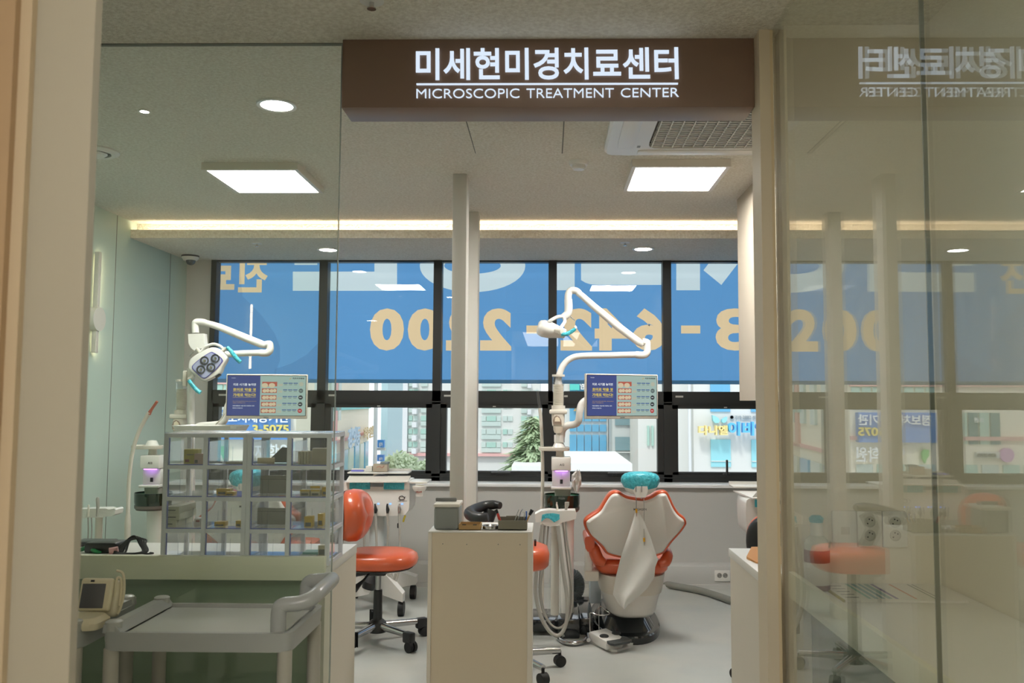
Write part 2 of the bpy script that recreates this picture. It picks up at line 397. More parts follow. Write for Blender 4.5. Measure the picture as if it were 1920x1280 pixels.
# ------------------------------------------------------------------ ceiling things
def panel(c, label):
    pts = [PZ(px, py, 2.552) for px, py in c]
    x0 = (pts[0].x+pts[3].x)/2; x1 = (pts[1].x+pts[2].x)/2; y0 = (pts[0].y+pts[1].y)/2; y1 = (pts[2].y+pts[3].y)/2
    t = T('ceiling_light', ((x0+x1)/2, (y0+y1)/2, 2.55), label, 'ceiling light', 'square ceiling panels')
    f = MB(); b = .022
    f.box(x0-b, x1+b, y0-b, y1+b, 2.56, ZI).box(x0-b, x0, y0-b, y1+b, 2.55, 2.56).box(x1, x1+b, y0-b, y1+b, 2.55, 2.56).box(x0, x1, y0-b, y0, 2.55, 2.56).box(x0, x1, y1, y1+b, 2.55, 2.56)
    f.build('frame', m_pla2, t)
    MB().box(x0, x1, y0, y1, 2.553, 2.561).build('diffuser', m_led, t)
panel([(388.3, 320), (550.7, 318.3), (597.3, 359.3), (450.7, 361.3)], 'square lit ceiling panel seen through the left glass')
panel([(1192, 314.2), (1361.2, 313.3), (1328.3, 356.7), (1176.3, 357.5)], 'square lit ceiling panel just below the ceiling air conditioner')
def down(px, py, z, ro, ri, label, grp='round downlights', mat=m_spot):
    c = PZ(px, py, z-.004)
    t = T('downlight', c, label, 'ceiling light', grp)
    MB().lathe([(ri, .003), (ri, -.002), (ro*.97, -.003), (ro, .001), (ro, .004), (ri, .004)], c, 36).build('trim_ring', m_pla, t)
    MB().lathe([(.001, 0), (ri, 0), (ri, .004), (.001, .004)], c, 36).build('lens', mat, t)
down(519, 198, ZI, .084, .066, 'large round downlight high in the left glass, above the left lit panel')
down(271, 209, ZI, .026, .018, 'tiny round spot light far left in the ceiling', 'small spots')
down(615, 468.5, ZS, .080, .062, 'round downlight in the soffit beside the glass edge on the left')
down(1206, 467, ZS, .080, .062, 'round downlight in the soffit above the right dental chair')
m_spot2 = EM('added hall lamp', (255, 246, 232), 50)  # unseen round lamps added to light the hall and cart alcove
for i, (x, y) in enumerate(((.12, 1.35), (.1, -.4), (.1, -1.7), (-2.45, 1.75))):
    c = V((x, y, ZH-.004)); t = T('downlight', c, ('added warm round fill lamp in the hall ceiling just overhead', 'added warm round fill lamp in the hall ceiling behind the viewer', 'added warm round fill lamp in the hall ceiling farthest behind the viewer', 'added warm round fill lamp over the cart alcove')[i], 'ceiling light', 'added hall fill lamps')
    MB().lathe([(.07, .003), (.07, -.002), (.09, -.002), (.09, .004), (.07, .004)], c, 28).build('trim_ring', m_pla, t)
    MB().lathe([(.001, 0), (.07, 0), (.07, .004), (.001, .004)], c, 28).build('lens', m_spot2, t)
m_hp = EM('added hall panel', (255, 250, 243), 8)  # large unseen panels added to brighten faces turned towards the hall
for y, lb in ((-.75, 'added fill light panel in the hall ceiling above the viewer'), (-2.3, 'added fill light panel in the hall ceiling behind the viewer')):
    t = T('ceiling_light', (.05, y, ZH-.035), lb, 'ceiling light', 'added hall fill panels')
    MB().box(-.42, .52, y-.92, y+.92, ZH-.03, ZH-.0005).build('frame', m_pla2, t)
    MB().box(-.40, .50, y-.90, y+.90, ZH-.034, ZH-.0305).build('diffuser', m_hp, t)
c = PZ(178, 284, ZI-.004)
t = T('ceiling_vent', c, 'round white air vent in the ceiling at the left post', 'vent')
MB().lathe([(.075, .004), (.075, -.012), (.095, -.014), (.113, -.003), (.113, .004)], c, 36).build('outer_ring', m_pla, t)
MB().lathe([(.001, -.022), (.045, -.022), (.058, -.012), (.058, -.006), (.001, -.004)], c, 36).build('center_disc', m_pla, t)
c = PZ(1085, 303, ZI)
t = T('smoke_detector', c, 'round white smoke detector on the ceiling beside the air conditioner', 'smoke detector')
MB().lathe([(.052, 0), (.052, -.008), (.046, -.018), (.04, -.02), (.001, -.02)], c).build('base', m_pla, t)
MB().lathe([(.036, -.018), (.034, -.036), (.028, -.042), (.001, -.043)], c).build('sensor_cap', m_pla, t)
for px, py, z, lb in ((482, 456, ZS, 'small sprinkler head in the soffit on the left'), (1172, 454, ZS, 'small sprinkler head in the soffit beside the right downlight'), (697, 1, ZH, 'small white sprinkler head in the hall ceiling above the sign')):
    c = PZ(px, py, z); t = T('sprinkler', c, lb, 'sprinkler', 'ceiling sprinklers')
    MB().lathe([(.034, 0), (.034, -.003), (.012, -.006), (.001, -.006)], c).build('escutcheon', m_pla, t)
    MB().lathe([(.007, -.005), (.007, -.02), (.013, -.022), (.013, -.025), (.001, -.026)], c, 14).build('deflector', m_chrome if z < 2.45 or True else m_pla, t)
c = P(357, 478, 6.58); c.z = ZS
t = T('security_camera', c, 'white dome security camera under the soffit in the left corner', 'security camera')
MB().lathe([(.066, 0), (.066, -.012)], c).build('mount_ring', m_dark, t)
MB().lathe([(.064, -.011), (.062, -.02), (.05, -.038), (.03, -.044), (.001, -.044)], c).build('housing', m_pla, t)
MB().ell(c+V((.008, -.01, -.042)), .036, .036, .036).build('dome', M('smoked dome', (70, 76, 78), .1, coat=.6), t)
# access hatch
c = PZ(893, 286.7, ZI); d = PZ(1053, 284.5, ZI); y0 = PZ(890, 235, ZI).y-.12
ht = T('access_hatch', ((c.x+d.x)/2, (y0+c.y)/2, ZI-.012), 'square plastered access hatch slightly ajar in the ceiling', 'hatch')
MB().box(c.x, d.x, y0, c.y, ZI-.004, ZI+.002, .001, X=Matrix.Translation((c.x, y0, ZI)) @ Matrix.Rotation(radians(1.1), 4, 'Y') @ Matrix.Rotation(radians(-.5), 4, 'X') @ Matrix.Translation((-c.x, -y0, -ZI))).build('door', m_ceil, ht)
g = .006
MB().box(c.x-g, c.x, y0-g, c.y+g, ZI-.0015, ZI).box(d.x, d.x+g, y0-g, c.y+g, ZI-.0015, ZI).box(c.x, d.x, y0-g, y0, ZI-.0015, ZI).box(c.x, d.x, c.y, c.y+g, ZI-.0015, ZI).build('gap_shadow', m_groove, ht)  # dark strips paint the shadow line around the hatch door
# air conditioner cassette
z1 = 2.556; a = PZ(1131, 292.5, z1); X0 = a.x; X1 = X0+.98; Y1 = a.y; Y0 = Y1-.98
ac = T('air_conditioner', ((X0+X1)/2, (Y0+Y1)/2, z1), 'white ceiling cassette air conditioner with square mesh grille behind the sign', 'air conditioner')
gx0, gx1_, gy0, gy1 = X0+.20, X1-.20, Y0+.16, Y1-.125
f = MB()
ring = lambda x0, x1, y0, y1, z, r: [V((p.x, p.y, z)) for p in sec((x0+x1)/2, (y0+y1)/2, z, (x1-x0)/2, (y1-y0)/2, r, 48)]
f.loft([ring(X0, X1, Y0, Y1, ZI, 24), ring(X0, X1, Y0, Y1, z1+.012, 24), ring(X0+.012, X1-.012, Y0+.012, Y1-.012, z1, 24), ring(gx0, gx1_, gy0, gy1, z1, 12), ring(gx0, gx1_, gy0, gy1, z1+.02, 12)], cap=False)
f.box(gx0-.01, gx1_+.01, gy0-.01, gy1+.01, z1+.02, ZI-.002)
f.build('casing', m_pla, ac)
f = MB(); n = 24
for i in range(n):
    y = gy0+.012+(gy1-gy0-.024)*i/(n-1); f.box(gx0+.012, gx1_-.012, y-.006, y+.006, z1+.006, z1+.012)
for i in range(12):
    x = gx0+.02+(gx1_-gx0-.04)*i/11; f.box(x-.003, x+.003, gy0+.006, gy1-.006, z1+.001, z1+.006)
f.build('grille', M('grille', (206, 204, 196), .5), ac)
MB().box(gx0+.004, gx1_-.004, gy0+.004, gy1-.004, z1+.0185, z1+.0196).build('filter', M('grey filter', (96, 94, 88), .9), ac)
for x0, x1 in ((X0+.055, X0+.135), (X1-.135, X1-.055)):
    MB().loft([ring(x0, x1, Y0+.12, Y1-.13, z1+.003, 8), ring(x0, x1, Y0+.12, Y1-.13, z1-.004, 8), ring(x0+.004, x1-.004, Y0+.124, Y1-.134, z1-.006, 8)]).build('louver_flap', m_pla, ac)
for y0, y1 in ((Y0+.045, Y0+.115), (Y1-.105, Y1-.035)):
    MB().loft([ring(X0+.16, X1-.16, y0, y1, z1+.003, 8), ring(X0+.16, X1-.16, y0, y1, z1-.004, 8), ring(X0+.164, X1-.164, y0+.004, y1-.004, z1-.006, 8)]).build('louver_flap', m_pla, ac)
MB().box(X0+.15, X0+.165, Y1-.17, Y1-.14, z1-.0012, z1).build('badge', M('grey badge', (150, 152, 150), .5), ac)
# cove strip
MB().box(XL+.05, 3.95, 5.895, 5.925, ZS+.013, ZS+.024).solo('cove_light', EM('warm strip', (255, 230, 202), COVE_E), 'warm light strip glowing along the ceiling cove above the windows', 'strip light')
# wall sconce
c = PX(182, 575, XL+.03); zt, zb = PX(182, 474, XL).z, PX(178, 662, XL).z
t = T('wall_sconce', c, 'slim vertical wall lamp glowing on the left wall beside the post', 'wall lamp')
MB().box(XL+.012, XL+.042, c.y-.022, c.y+.012, zb, zt, .003).build('bar', m_pla2, t)
zz0, zz1 = PX(180, 622, XL).z, PX(180, 577, XL).z
MB().cyl((XL, c.y, (zz0+zz1)/2), (XL+.05, c.y, (zz0+zz1)/2), (zz1-zz0)/2, n=32).build('mount', m_pla2, t)
for za_, zb_2 in ((zb+.01, zz0-.004), (zz1+.004, zt-.01)): MB().box(XL+.014, XL+.036, c.y+.0122, c.y+.016, za_, zb_2).build('glow_strip', EM('warm sconce', (255, 222, 180), 26), t)
# ------------------------------------------------------------------ counters
ZC = .838
xr = P(609.2, 1060, 2.70).x
lc = T('counter', (-1.9, 2.92, 0), 'long white topped counter with cream front edge behind the left glass', 'counter')
MB().box(XL+.01, xr, 2.715, 3.15, ZC-.032, ZC, .002).build('worktop', m_white, lc)
MB().box(XL+.01, xr+.001, 2.69, 2.714, .800, .872, .002).build('front_edge', m_fascia, lc)
MB().box(xr-.02, xr-.002, 2.715, 3.15, 0, ZC-.033).build('side_panel', m_lam, lc)
MB().box(XL+.02, xr-.021, 2.76, 2.78, 0, ZC-.033).build('front_panel', M('green gloss panel', (158, 172, 150), .2), lc)
MB().box(XL+.02, xr-.021, 3.12, 3.14, 0, ZC-.033).build('back_panel', m_lam, lc)
MB().box(xr-.045, xr-.0205, 2.72, 2.758, 0, .799).build('front_stile', m_fascia, lc)
rc = T('counter', (.95, 2.9, 0), 'white counter end with light top behind the right frame post', 'counter')
MB().box(.64, 1.6, 2.66, 3.115, ZC-.028, ZC, .002).build('worktop', m_white, rc)
MB().box(.645, 1.6, 2.665, 3.11, 0, ZC-.029).build('cabinet_body', m_lam, rc)
gc_ = T('counter', (.9, 1, 0), 'long narrow counter running behind the right hand glass', 'counter')
MB().box(.705, 1.118, -3.5, 2.518, ZC-.03, ZC).build('worktop', m_white, gc_)
MB().box(.688, .704, -3.5, 2.518, .800, .872, .001).build('front_edge', m_fascia, gc_)
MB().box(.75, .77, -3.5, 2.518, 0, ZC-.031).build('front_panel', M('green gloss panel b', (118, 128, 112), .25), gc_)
# centre cabinet
YC = 3.43; cx0, cx1 = P(803, 1000, YC).x, P(998, 1000, YC).x; ZK = P(900, 996, YC).z
cc = T('cabinet', ((cx0+cx1)/2, YC+.13, 0), 'narrow beige cabinet standing in the middle of the doorway', 'cabinet')
MB().box(cx0, cx0+.014, YC, YC+.26, 0, ZK-.006).build('side_panel', m_lam, cc)
MB().box(cx1-.018, cx1, YC, YC+.26, 0, ZK-.006).build('side_panel', m_lam, cc)
f = MB().box(cx0+.0145, cx1-.0185, YC+.004, YC+.02, .06, ZK-.006)
f.build('back_panel', m_beige, cc)
for px, py in ((830, 1019.5), (875, 1020.5), (934, 1020.5), (975, 1021)):
    p = P(px, py, YC); MB().cyl((p.x, YC+.001, p.z), (p.x, YC+.006, p.z), .002, n=8).build('screw_cap', m_groove, cc)
MB().box(cx0+.0145, cx1-.0185, YC+.022, YC+.258, .02, ZK-.007).build('carcass', m_lam, cc)
MB().box(cx0, cx1, YC, YC+.26, ZK-.0055, ZK, .001).build('top', m_white, cc)
# things on the centre cabinet
t0 = P(836, 993, YC+.10); zt = ZK
def px2x(px, Y): return P(px, 990, Y).x
b0, b1 = px2x(813, YC+.03), px2x(860, YC+.03)
t = T('waste_bin', ((b0+b1)/2, YC+.09, zt), 'small grey desktop bin with an upright grey lid on the cabinet', 'bin')
zb_ = P(836, 950, YC+.03).z
MB().box(b0, b1, YC+.03, YC+.17, zt+.0005, zb_, .012, 3).build('body', M('bin grey', (136, 140, 136), .5), t)
MB().box(b0-.002, b1+.003, YC+.026, YC+.174, zb_-.002, zb_+.012, .005).build('rim', m_pla2, t)
MB().box(px2x(816, YC+.1), px2x(855.5, YC+.1), YC+.10, YC+.108, zb_+.013, P(836, 933, YC+.1).z, .006, 3).build('lid', M('lid grey', (112, 114, 112), .45), t)
b0, b1 = px2x(860, YC+.03), px2x(901, YC+.03); zz = P(880, 983, YC+.03).z
t = T('box', ((b0+b1)/2, YC+.07, zt), 'low open brown cardboard box on the cabinet beside the bin', 'box')
f = MB(); f.box(b0, b1, YC+.03, YC+.032, zt+.0005, zz).box(b0, b1, YC+.108, YC+.11, zt+.0005, zz).box(b0, b0+.002, YC+.032, YC+.108, zt+.0005, zz).box(b1-.002, b1, YC+.032, YC+.108, zt+.0005, zz).box(b0, b1, YC+.03, YC+.11, zt+.0005, zt+.003)
f.build('tray', M('cardboard', (176, 144, 96), .8), t)
for u in (b0+.014, b1-.03): MB().box(u, u+.015, YC+.0295, YC+.033, zz-.003, zz+.0008).build('slot', m_dark, t)
xm = px2x(919.5, YC+.06)
t = T('dish', (xm, YC+.06, zt), 'round polished steel dish on the cabinet between the two boxes', 'dish')
MB().lathe([(.028, .0005), (.031, .004), (.031, .014), (.0335, .016), (.028, .016), (.026, .006), (.001, .004)], (xm, YC+.06, zt), 32).build('bowl', m_chrome, t)
MB().lathe([(.012, .0065), (.013, .009), (.006, .011), (.001, .011)], (xm, YC+.06, zt), 24).build('center_knob', m_chrome, t)
b0, b1 = px2x(934, YC+.035), px2x(988, YC+.035); zz = P(960, 975.5, YC+.035).z
t = T('instrument_box', ((b0+b1)/2, YC+.07, zt), 'open olive grey box holding small dental tools on the cabinet', 'box')
f = MB(); m_olive = M('olive grey box', (122, 118, 102), .55); yb = YC+.125
f.box(b0, b1, YC+.035, YC+.038, zt+.0005, zz).box(b0, b0+.003, YC+.038, yb, zt+.0005, zz).box(b1-.003, b1, YC+.038, yb, zt+.0005, zz).box(b0, b1, yb-.003, yb, zt+.0005, zz+.004).box(b0, b1, YC+.035, yb, zt+.0005, zt+.004)
f.build('body', m_olive, t)
MB().box(px2x(949, yb), px2x(972, yb), yb-.0035, yb+.001, zz, P(960, 966.5, yb).z).build('back_flap', m_olive, t)
def tool(name, pts, r, mat, label, cat, Y=YC+.06, tip=None, grp='tools in the olive grey box'):
    ps = [P(x, y, Y) for x, y in pts]; t = T(name, ps[0], label, cat, grp)
    MB().tube(ps, r, 10).build('handle', mat, t)
    if tip: tp = [P(x, y, Y) for x, y in tip[0]]; MB().tube(tp, tip[1], 10).build('tip', tip[2], t)
tool('brush', [(938.5, 980), (933, 962)], [.006, .0052], M('red handle', (190, 52, 38), .4), 'red handled brush with black bristles leaning left in the tool box', 'brush', tip=([(933, 962), (929, 955.5)], [.005, .0085], m_rub))
tool('tweezers', [(964, 982), (970, 962), (973, 955)], .002, m_chrome, 'steel tweezers leaning in the middle of the tool box', 'tweezers')
tool('tweezers', [(970, 982), (976, 960), (980, 953.5)], .002, m_chrome, 'steel tweezers standing right of another pair in the tool box', 'tweezers', YC+.07)
tool('dental_probe', [(981, 982), (983.5, 961), (980.5, 959)], .0022, m_chrome, 'short steel probe standing beside the blue stick in the tool box', 'probe', YC+.075)
tool('stick', [(987, 982), (987, 958)], .0026, M('blue stick', (52, 106, 196), .4), 'blue plastic stick standing in the tool box', 'stick', YC+.07)
tool('brush', [(987, 979), (993, 965)], .0028, M('gold ferrule', (190, 150, 80), .3, .8), 'gold ferruled brush leaning right out of the tool box', 'brush', YC+.065, tip=([(993, 965), (998, 955.5)], [.0055, .008], m_rub))
# ------------------------------------------------------------------ dental chair
def S(px, Y): return px*Y/F
cr = lambda x, y: (980+x/3.5556, 880+y/3.5556)
def yb(py): return 4.90+(py-918)/129*.10
dc = T('dental_chair', (P(1190, 1100, 5.1).x, 5.15, 0), 'white shelled dental chair with orange cushions facing the windows, in full view', 'dental chair', 'dental chairs')
out = [(740, 183), (690, 172), (640, 143), (600, 142), (568, 165), (535, 215), (505, 262), (455, 297), (415, 328), (406, 358), (418, 400), (450, 450), (490, 485), (525, 520), (555, 560), (600, 578), (660, 590), (750, 592), (830, 590), (900, 575), (945, 555), (970, 520), (1000, 480), (1050, 425), (1085, 375), (1092, 350), (1080, 318), (1040, 285), (1010, 240), (985, 185), (965, 150), (935, 138), (895, 147), (850, 175), (800, 188)]
op = []
for p in out:
    a, b = cr(*p); op.append(P(a, b, yb(b)))
op = crom(op, 4, True); ctr = sum(op, V())/len(op)
def ring_(k, dy, inset=0):
    r = []; n = len(op)
    for i, p in enumerate(op):
        t = (op[(i+2) % n]-op[i-2]).normalized(); nrm = V((t.z, 0, -t.x))
        if nrm.dot(ctr-p) < 0: nrm = -nrm
        q = p+nrm*inset if inset else p
        q = ctr+(q-ctr)*k; r.append(V((q.x, p.y+dy, q.z)))
    return r
MB().loft([ring_(1, .10, .02), ring_(1, .085, .004), ring_(1, .05, 0), ring_(1, .01, 0), ring_(1, -.012, .003), ring_(1, -.018, .012)]).build('backrest_cushion', m_org, dc, 50)
sh = MB().loft([ring_(1, -.008, .014), ring_(1, -.022, .0152), ring_(1, -.031, .0185), ring_(1, -.037, .024), ring_(1, -.039, .030)]).build('backrest_shell', m_pla, dc, 42)
ll, lr, ul = P(1188, 956.5, 4.84), P(1212, 956.5, 4.84), P(1188, 952.5, 4.84)
MB().txt('MEGAGEN', ll, lr, ul, .004, .01).build('lettering', M('grey print', (70, 72, 74), .5), sh)
# headrest
hy = 4.86; c = P(1200.5, 902, hy)
rs = [(-.056, .045), (-.05, .068), (-.03, .094), (-.005, .107), (.014, .109), (.03, .102), (.042, .088), (.050, .062), (.054, .03), (.055, .001)]
hd = MB().loft([sec(c.x, hy, c.z+z, hx, .058*min(1, hx/.095), 2.2, 40) for z, hx in rs]).build('headrest_cover', m_teal, dc, 75)
MB().loft([sec(c.x, hy-.002, c.z-.068, .05, .036, 2.5), sec(c.x, hy-.002, c.z-.05, .082, .044, 2.5), sec(c.x, hy-.002, c.z-.034, .09, .044, 2.5)]).build('headrest_shell', m_pla, dc, 60)
br = [P(x, y, 4.80) for x, y in (cr(752, 112), cr(832, 112), cr(836, 145), cr(820, 186), cr(758, 186), cr(738, 145))]
MB().prism(br, (0, .05, 0)).build('headrest_bracket', m_pla, dc)
for px in (1192.5, 1203): MB().tube([P(px, 905, 4.83), P(px, 913, 4.79), P(px, 935, 4.82)], .003, 8).build('adjustment_rod', m_chrome, dc)
# seat
xa, xb = P(1113, 1060, 5.0).x, P(1260, 1060, 5.0).x; zs0_, zs1_ = P(1190, 1079, 5.0).z, P(1190, 1050, 5.0).z
xm = (xa+xb)/2; hxs = (xb-xa)/2
MB().loft([sec(xm, 5.32, zs0_, hxs*.9, .29, 5), sec(xm, 5.32, zs0_+.02, hxs*.98, .315, 5), sec(xm, 5.32, zs0_+.05, hxs, .325, 5), sec(xm, 5.32, zs1_-.02, hxs, .32, 5), sec(xm, 5.325, zs1_, hxs*.96, .30, 5), sec(xm, 5.34, zs1_-.012, hxs*.8, .25, 4)]).build('seat_cushion', m_org, dc, 50)
MB().tube([P(1111, 1016, 5.10), P(1114, 1030, 5.03), P(1121, 1047, 5.02), P(1135, 1056, 5.01)], [.018, .034, .036, .02], 14, 6).build('seat_bolster', m_org, dc, 60)
MB().tube([P(1253, 1030, 5.12), P(1252, 1040, 5.05), P(1247, 1052, 5.02), P(1235, 1058, 5.01)], [.012, .03, .034, .02], 14, 6).build('seat_bolster', m_org, dc, 60)
ar = [P(x, y, 5.0) for x, y in ((1096, 1013), (1097, 1008), (1101, 1005.5), (1109, 1005), (1114, 1008), (1115, 1018), (1114, 1028), (1109, 1034), (1102, 1034), (1098, 1028))]
MB().prism(ar, (0, .28, 0)).build('armrest_pad', m_org, dc, 50)
MB().loft([sec(P(1105, 1035, 5.0).x, 5.07, P(1105, y, 5.0).z, S(7.6, 5), .035, 3) for y in (1030, 1073)]).build('armrest_post', m_pla, dc)
MB().box(P(1097, 1072, 5.0).x, P(1124, 1072, 5.0).x, 5.02, 5.16, P(1100, 1091, 5.0).z, P(1100, 1072, 5.0).z, .008).build('armrest_block', m_pla2, dc)
zz = lambda y, Y=5.02: P(1190, y, Y).z
bx = lambda y, l, r, cy_, hy_: sec((P(l, y, 5.02).x+P(r, y, 5.02).x)/2, cy_, zz(y), (P(r, y, 5.02).x-P(l, y, 5.02).x)/2, hy_, 3.2)
MB().loft([bx(1157, 1146, 1231, 5.28, .27), bx(1150, 1138, 1236, 5.28, .29), bx(1130, 1133, 1241, 5.29, .29), bx(1115, 1129, 1246, 5.29, .29)]).build('base_body', m_pla, dc, 60)
MB().loft([bx(1115.5, 1127.5, 1248, 5.29, .298), bx(1100, 1125, 1251, 5.29, .30), bx(1080, 1122, 1254, 5.29, .30)]).build('base_collar', m_pla2, dc, 60)
xl, xr_ = P(1114, 1185, 4.98).x, P(1252, 1185, 4.98).x; xq = (xl+xr_)/2
MB().loft([sec(xq, 5.44, 0, (xr_-xl)/2, .50, 2.3, 48), sec(xq, 5.44, .035, (xr_-xl)/2, .50, 2.3, 48), sec(xq, 5.44, .044, (xr_-xl)/2-.008, .492, 2.3, 48), sec(xq-.01, 5.36, .046, .17, .34, 3, 48), sec(xq-.015, 5.34, .11, .135, .25, 3, 48)]).build('base_plate', m_gloss, dc, 30)
MB().loft([sec(xm, 5.72, .30, .17, .22, 4), sec(xm, 5.74, .38, .185, .24, 4), sec(xm, 5.74, .42, .18, .23, 4)]).build('leg_rest', m_org, dc, 50)
# napkin and chain hanging on the chair back
nk = T('patient_bib', P(1197, 968, 4.80), 'crumpled white paper bib hanging on a chain over the dental chair back', 'bib')
f = MB(); rows = [(268, 752, 762), (300, 745, 785), (340, 735, 808), (450, 700, 852), (540, 668, 880), (600, 650, 903), (650, 638, 884), (720, 620, 878), (790, 608, 832), (832, 602, 790), (895, 640, 715), (932, 675, 677)]
rr = []
for y, l, r in rows:
    row = []
    for k in range(13):
        u = k/12; x = l+(r-l)*u; fold = .014*sin(u*7+y/120)*min(1, (y-260)/200)+.010*sin(u*3.1+1)*(1 if y > 600 else .4)
        a, b = cr(x, y); row.append(P(a, b, 4.80+fold))
    rr.append(row)
f.loft(rr, cap=False, closed=False); f.build('paper', m_cloth, nk, 60)
for x, y0, y1 in ((757, 190, 262), (808, 190, 455)):
    MB().tube([P(*cr(x, y0), 4.81), P(*cr(x+1, y1), 4.80)], .0022, 8).build('chain', m_chrome, nk)
    MB().tube([P(*cr(x+1, y1), 4.797), P(*cr(x+2, y1+26), 4.797)], [.006, .005], 8).build('clip_grip', M('yellow clip', (214, 158, 30), .4), nk)
    MB().tube([P(*cr(x+2, y1+24), 4.797), P(*cr(x+2, y1+50), 4.797)], [.004, .0015], 8).build('clip_jaw', m_chrome, nk)
# ------------------------------------------------------------------ cuspidor tower
YT = 5.25
f5 = lambda x, y: P(x, y, YT)
ct = T('cuspidor_unit', (f5(1058, 1160).x, YT, 0), 'white cuspidor tower with dark green glass bowl left of the full dental chair', 'cuspidor', 'cuspidor towers')
MB().loft([sec(f5(1061, 1100).x, YT, f5(1061, y).z, S(r, YT), .055, 2.6) for y, r in ((1152, 15), (1100, 14.5), (1000, 14.5), (962, 16), (957, 18))]).build('tower_body', m_pla, ct, 60)
zb0_, zb1_ = f5(1054, 958).z, f5(1054, 930).z; c = V((f5(1054, 940).x, YT, 0)); R_ = S(33, YT)
MB().lathe([(.05, zb0_-.004), (R_*.9, zb0_), (R_*.98, zb0_+.012), (R_*.98, zb0_+.028), (.02, zb0_+.028)], c, 40).build('bowl_base', M('smoked grey', (110, 102, 96), .2), ct)
bo = MB().lathe([(R_*.96, zb0_+.0285), (R_, zb0_+.05), (R_*1.01, zb1_+.012), (R_*.985, zb1_+.013), (R_*.95, zb0_+.05), (.03, zb0_+.0295)], c, 40).build('bowl', M('dark green glass', (24, 44, 32), .06, coat=.6), ct, 50)
MB().lathe([(R_*.955, zb1_+.004), (R_*.94, zb0_+.055), (R_*.93, zb0_+.05), (R_*.945, zb1_+.003)], c, 40).build('green_lining', M('green lining', (30, 110, 60), .15), bo, 50)
MB().loft([sec(c.x+.003, YT, f5(1054, y).z, S(18, YT)*k, .05*k, 4) for y, k in ((917, .86), (930, .8))][::-1]).build('spout_column', M('column grey', (170, 162, 158), .4), ct)  # even warm grey column
# water dispenser head
xa, xb = f5(1034, 880).x, f5(1070, 880).x
dsp = MB().box(xa, xb, YT-.055, YT+.06, f5(1050, 881).z, f5(1050, 856).z, .006, 3).box(xa+.004, xb-.004, YT-.02, YT+.06, f5(1050, 911).z, f5(1050, 881).z, .003).build('dispenser_head', m_pla, ct)
MB().box(xa-.003, xb+.003, YT-.06, YT+.06, f5(1050, 916).z, f5(1050, 911).z, .004).build('dispenser_lip', m_pla, ct)
MB().box(f5(1041, 881).x, f5(1064, 881).x, YT-.05, YT-.035, f5(1050, 882.5).z, f5(1050, 880.6).z).build('violet_lamp', EM('violet lamp', (196, 120, 255), 5), dsp)
MB().box(f5(1050, 900).x, f5(1055, 900).x, YT-.024, YT-.018, f5(1050, 906).z, f5(1050, 898).z).build('sensor', m_dark, dsp)
MB().txt('A12', P(1049.5, 873, YT-.056), P(1058, 873, YT-.056), P(1049.5, 869, YT-.056), .001, .02).build('lettering', M('dark print', (60, 60, 62), .5), dsp)
MB().lathe([(S(8, YT), f5(1050, 856).z), (S(7.2, YT), f5(1050, 848).z), (S(8, YT), f5(1050, 843).z), (.001, f5(1050, 843).z)], (f5(1050, 850).x, YT, 0)).build('neck', m_pla2, ct)
cp = (f5(1039, 840).x, YT, 0)
MB().lathe([(.001, f5(1050, 844.5).z), (S(28, YT), f5(1050, 844.5).z), (S(29, YT), f5(1050, 842).z), (S(29, YT), f5(1050, 838).z), (S(27.5, YT), f5(1050, 837.5).z), (S(26.5, YT), f5(1050, 840).z), (.001, f5(1050, 840).z)], cp, 40, sy=.7).build('tray_ring', m_pla2, ct)
MB().lathe([(S(13, YT), f5(1050, 839.5).z), (S(10, YT), f5(1050, 833).z), (S(8, YT), f5(1050, 829).z), (.001, f5(1050, 828).z)], (f5(1048, 840).x, YT, 0)).build('collar', m_pla, ct)
# black floor housing
MB().box(f5(1045, 1120).x, f5(1085, 1120).x, 5.06, 5.5, 0, .11, .008).box(f5(992, 1120).x, f5(1046, 1120).x, 5.12, 5.4, .02, .09, .008).box(f5(1086, 1120).x, P(1111, 1150, 5.3).x, 5.14, 5.7, .0, .098, .008).build('floor_housing', m_gloss, ct)
MB().box(P(1106, 1100, 5.5).x, P(1127, 1100, 5.5).x, 5.5, 5.62, .099, .36, .006).build('side_panel', M('pale blue panel', (196, 206, 210), .25), ct)
# ------------------------------------------------------------------ cup dispenser
cd_ = T('cup_dispenser', f5(1047, 800), 'clear tube of stacked paper cups on the column left of the right monitor', 'cup dispenser', 'cup dispensers')
cx_ = f5(1047, 750).x; RT = S(11.3, YT)
rng = lambda r0, r1, y0, y1: MB().lathe([(r0, f5(1050, y1).z), (r1, f5(1050, y1).z), (r1, f5(1050, y0).z), (r0, f5(1050, y0).z), (r0, f5(1050, y1).z)], (cx_, YT, 0), 30)
MB().lathe([(RT*.98, f5(1050, 762).z), (RT*.98, f5(1050, 705).z), (RT*.94, f5(1050, 705).z), (RT*.94, f5(1050, 762).z)], (cx_, YT, 0), 30).build('clear_tube', m_clear, cd_)
pr = []; zc0, zc1 = f5(1050, 764).z, f5(1050, 720).z
for i in range(17):
    z = zc0+(zc1-zc0)*i/17; pr += [(RT*.80, z), (RT*.88, z+.005), (RT*.88, z+.007)]
pr.append((.001, zc1)); MB().lathe([(.001, zc0)]+pr, (cx_, YT, 0), 26).build('cup_stack', M('paper cups', (236, 228, 208), .7), cd_)
rng(RT*.7, RT*1.06, 702, 706).build('top_ring', m_pla2, cd_)
rng(RT*.6, RT*1.12, 760, 768).build('lower_sleeve', m_pla2, cd_)
MB().box(f5(1029, 1120).x, f5(1063, 1120).x, YT-.05, YT+.05, f5(1050, 776).z, f5(1050, 767.5).z, .008).build('collar_plate', m_pla2, cd_)
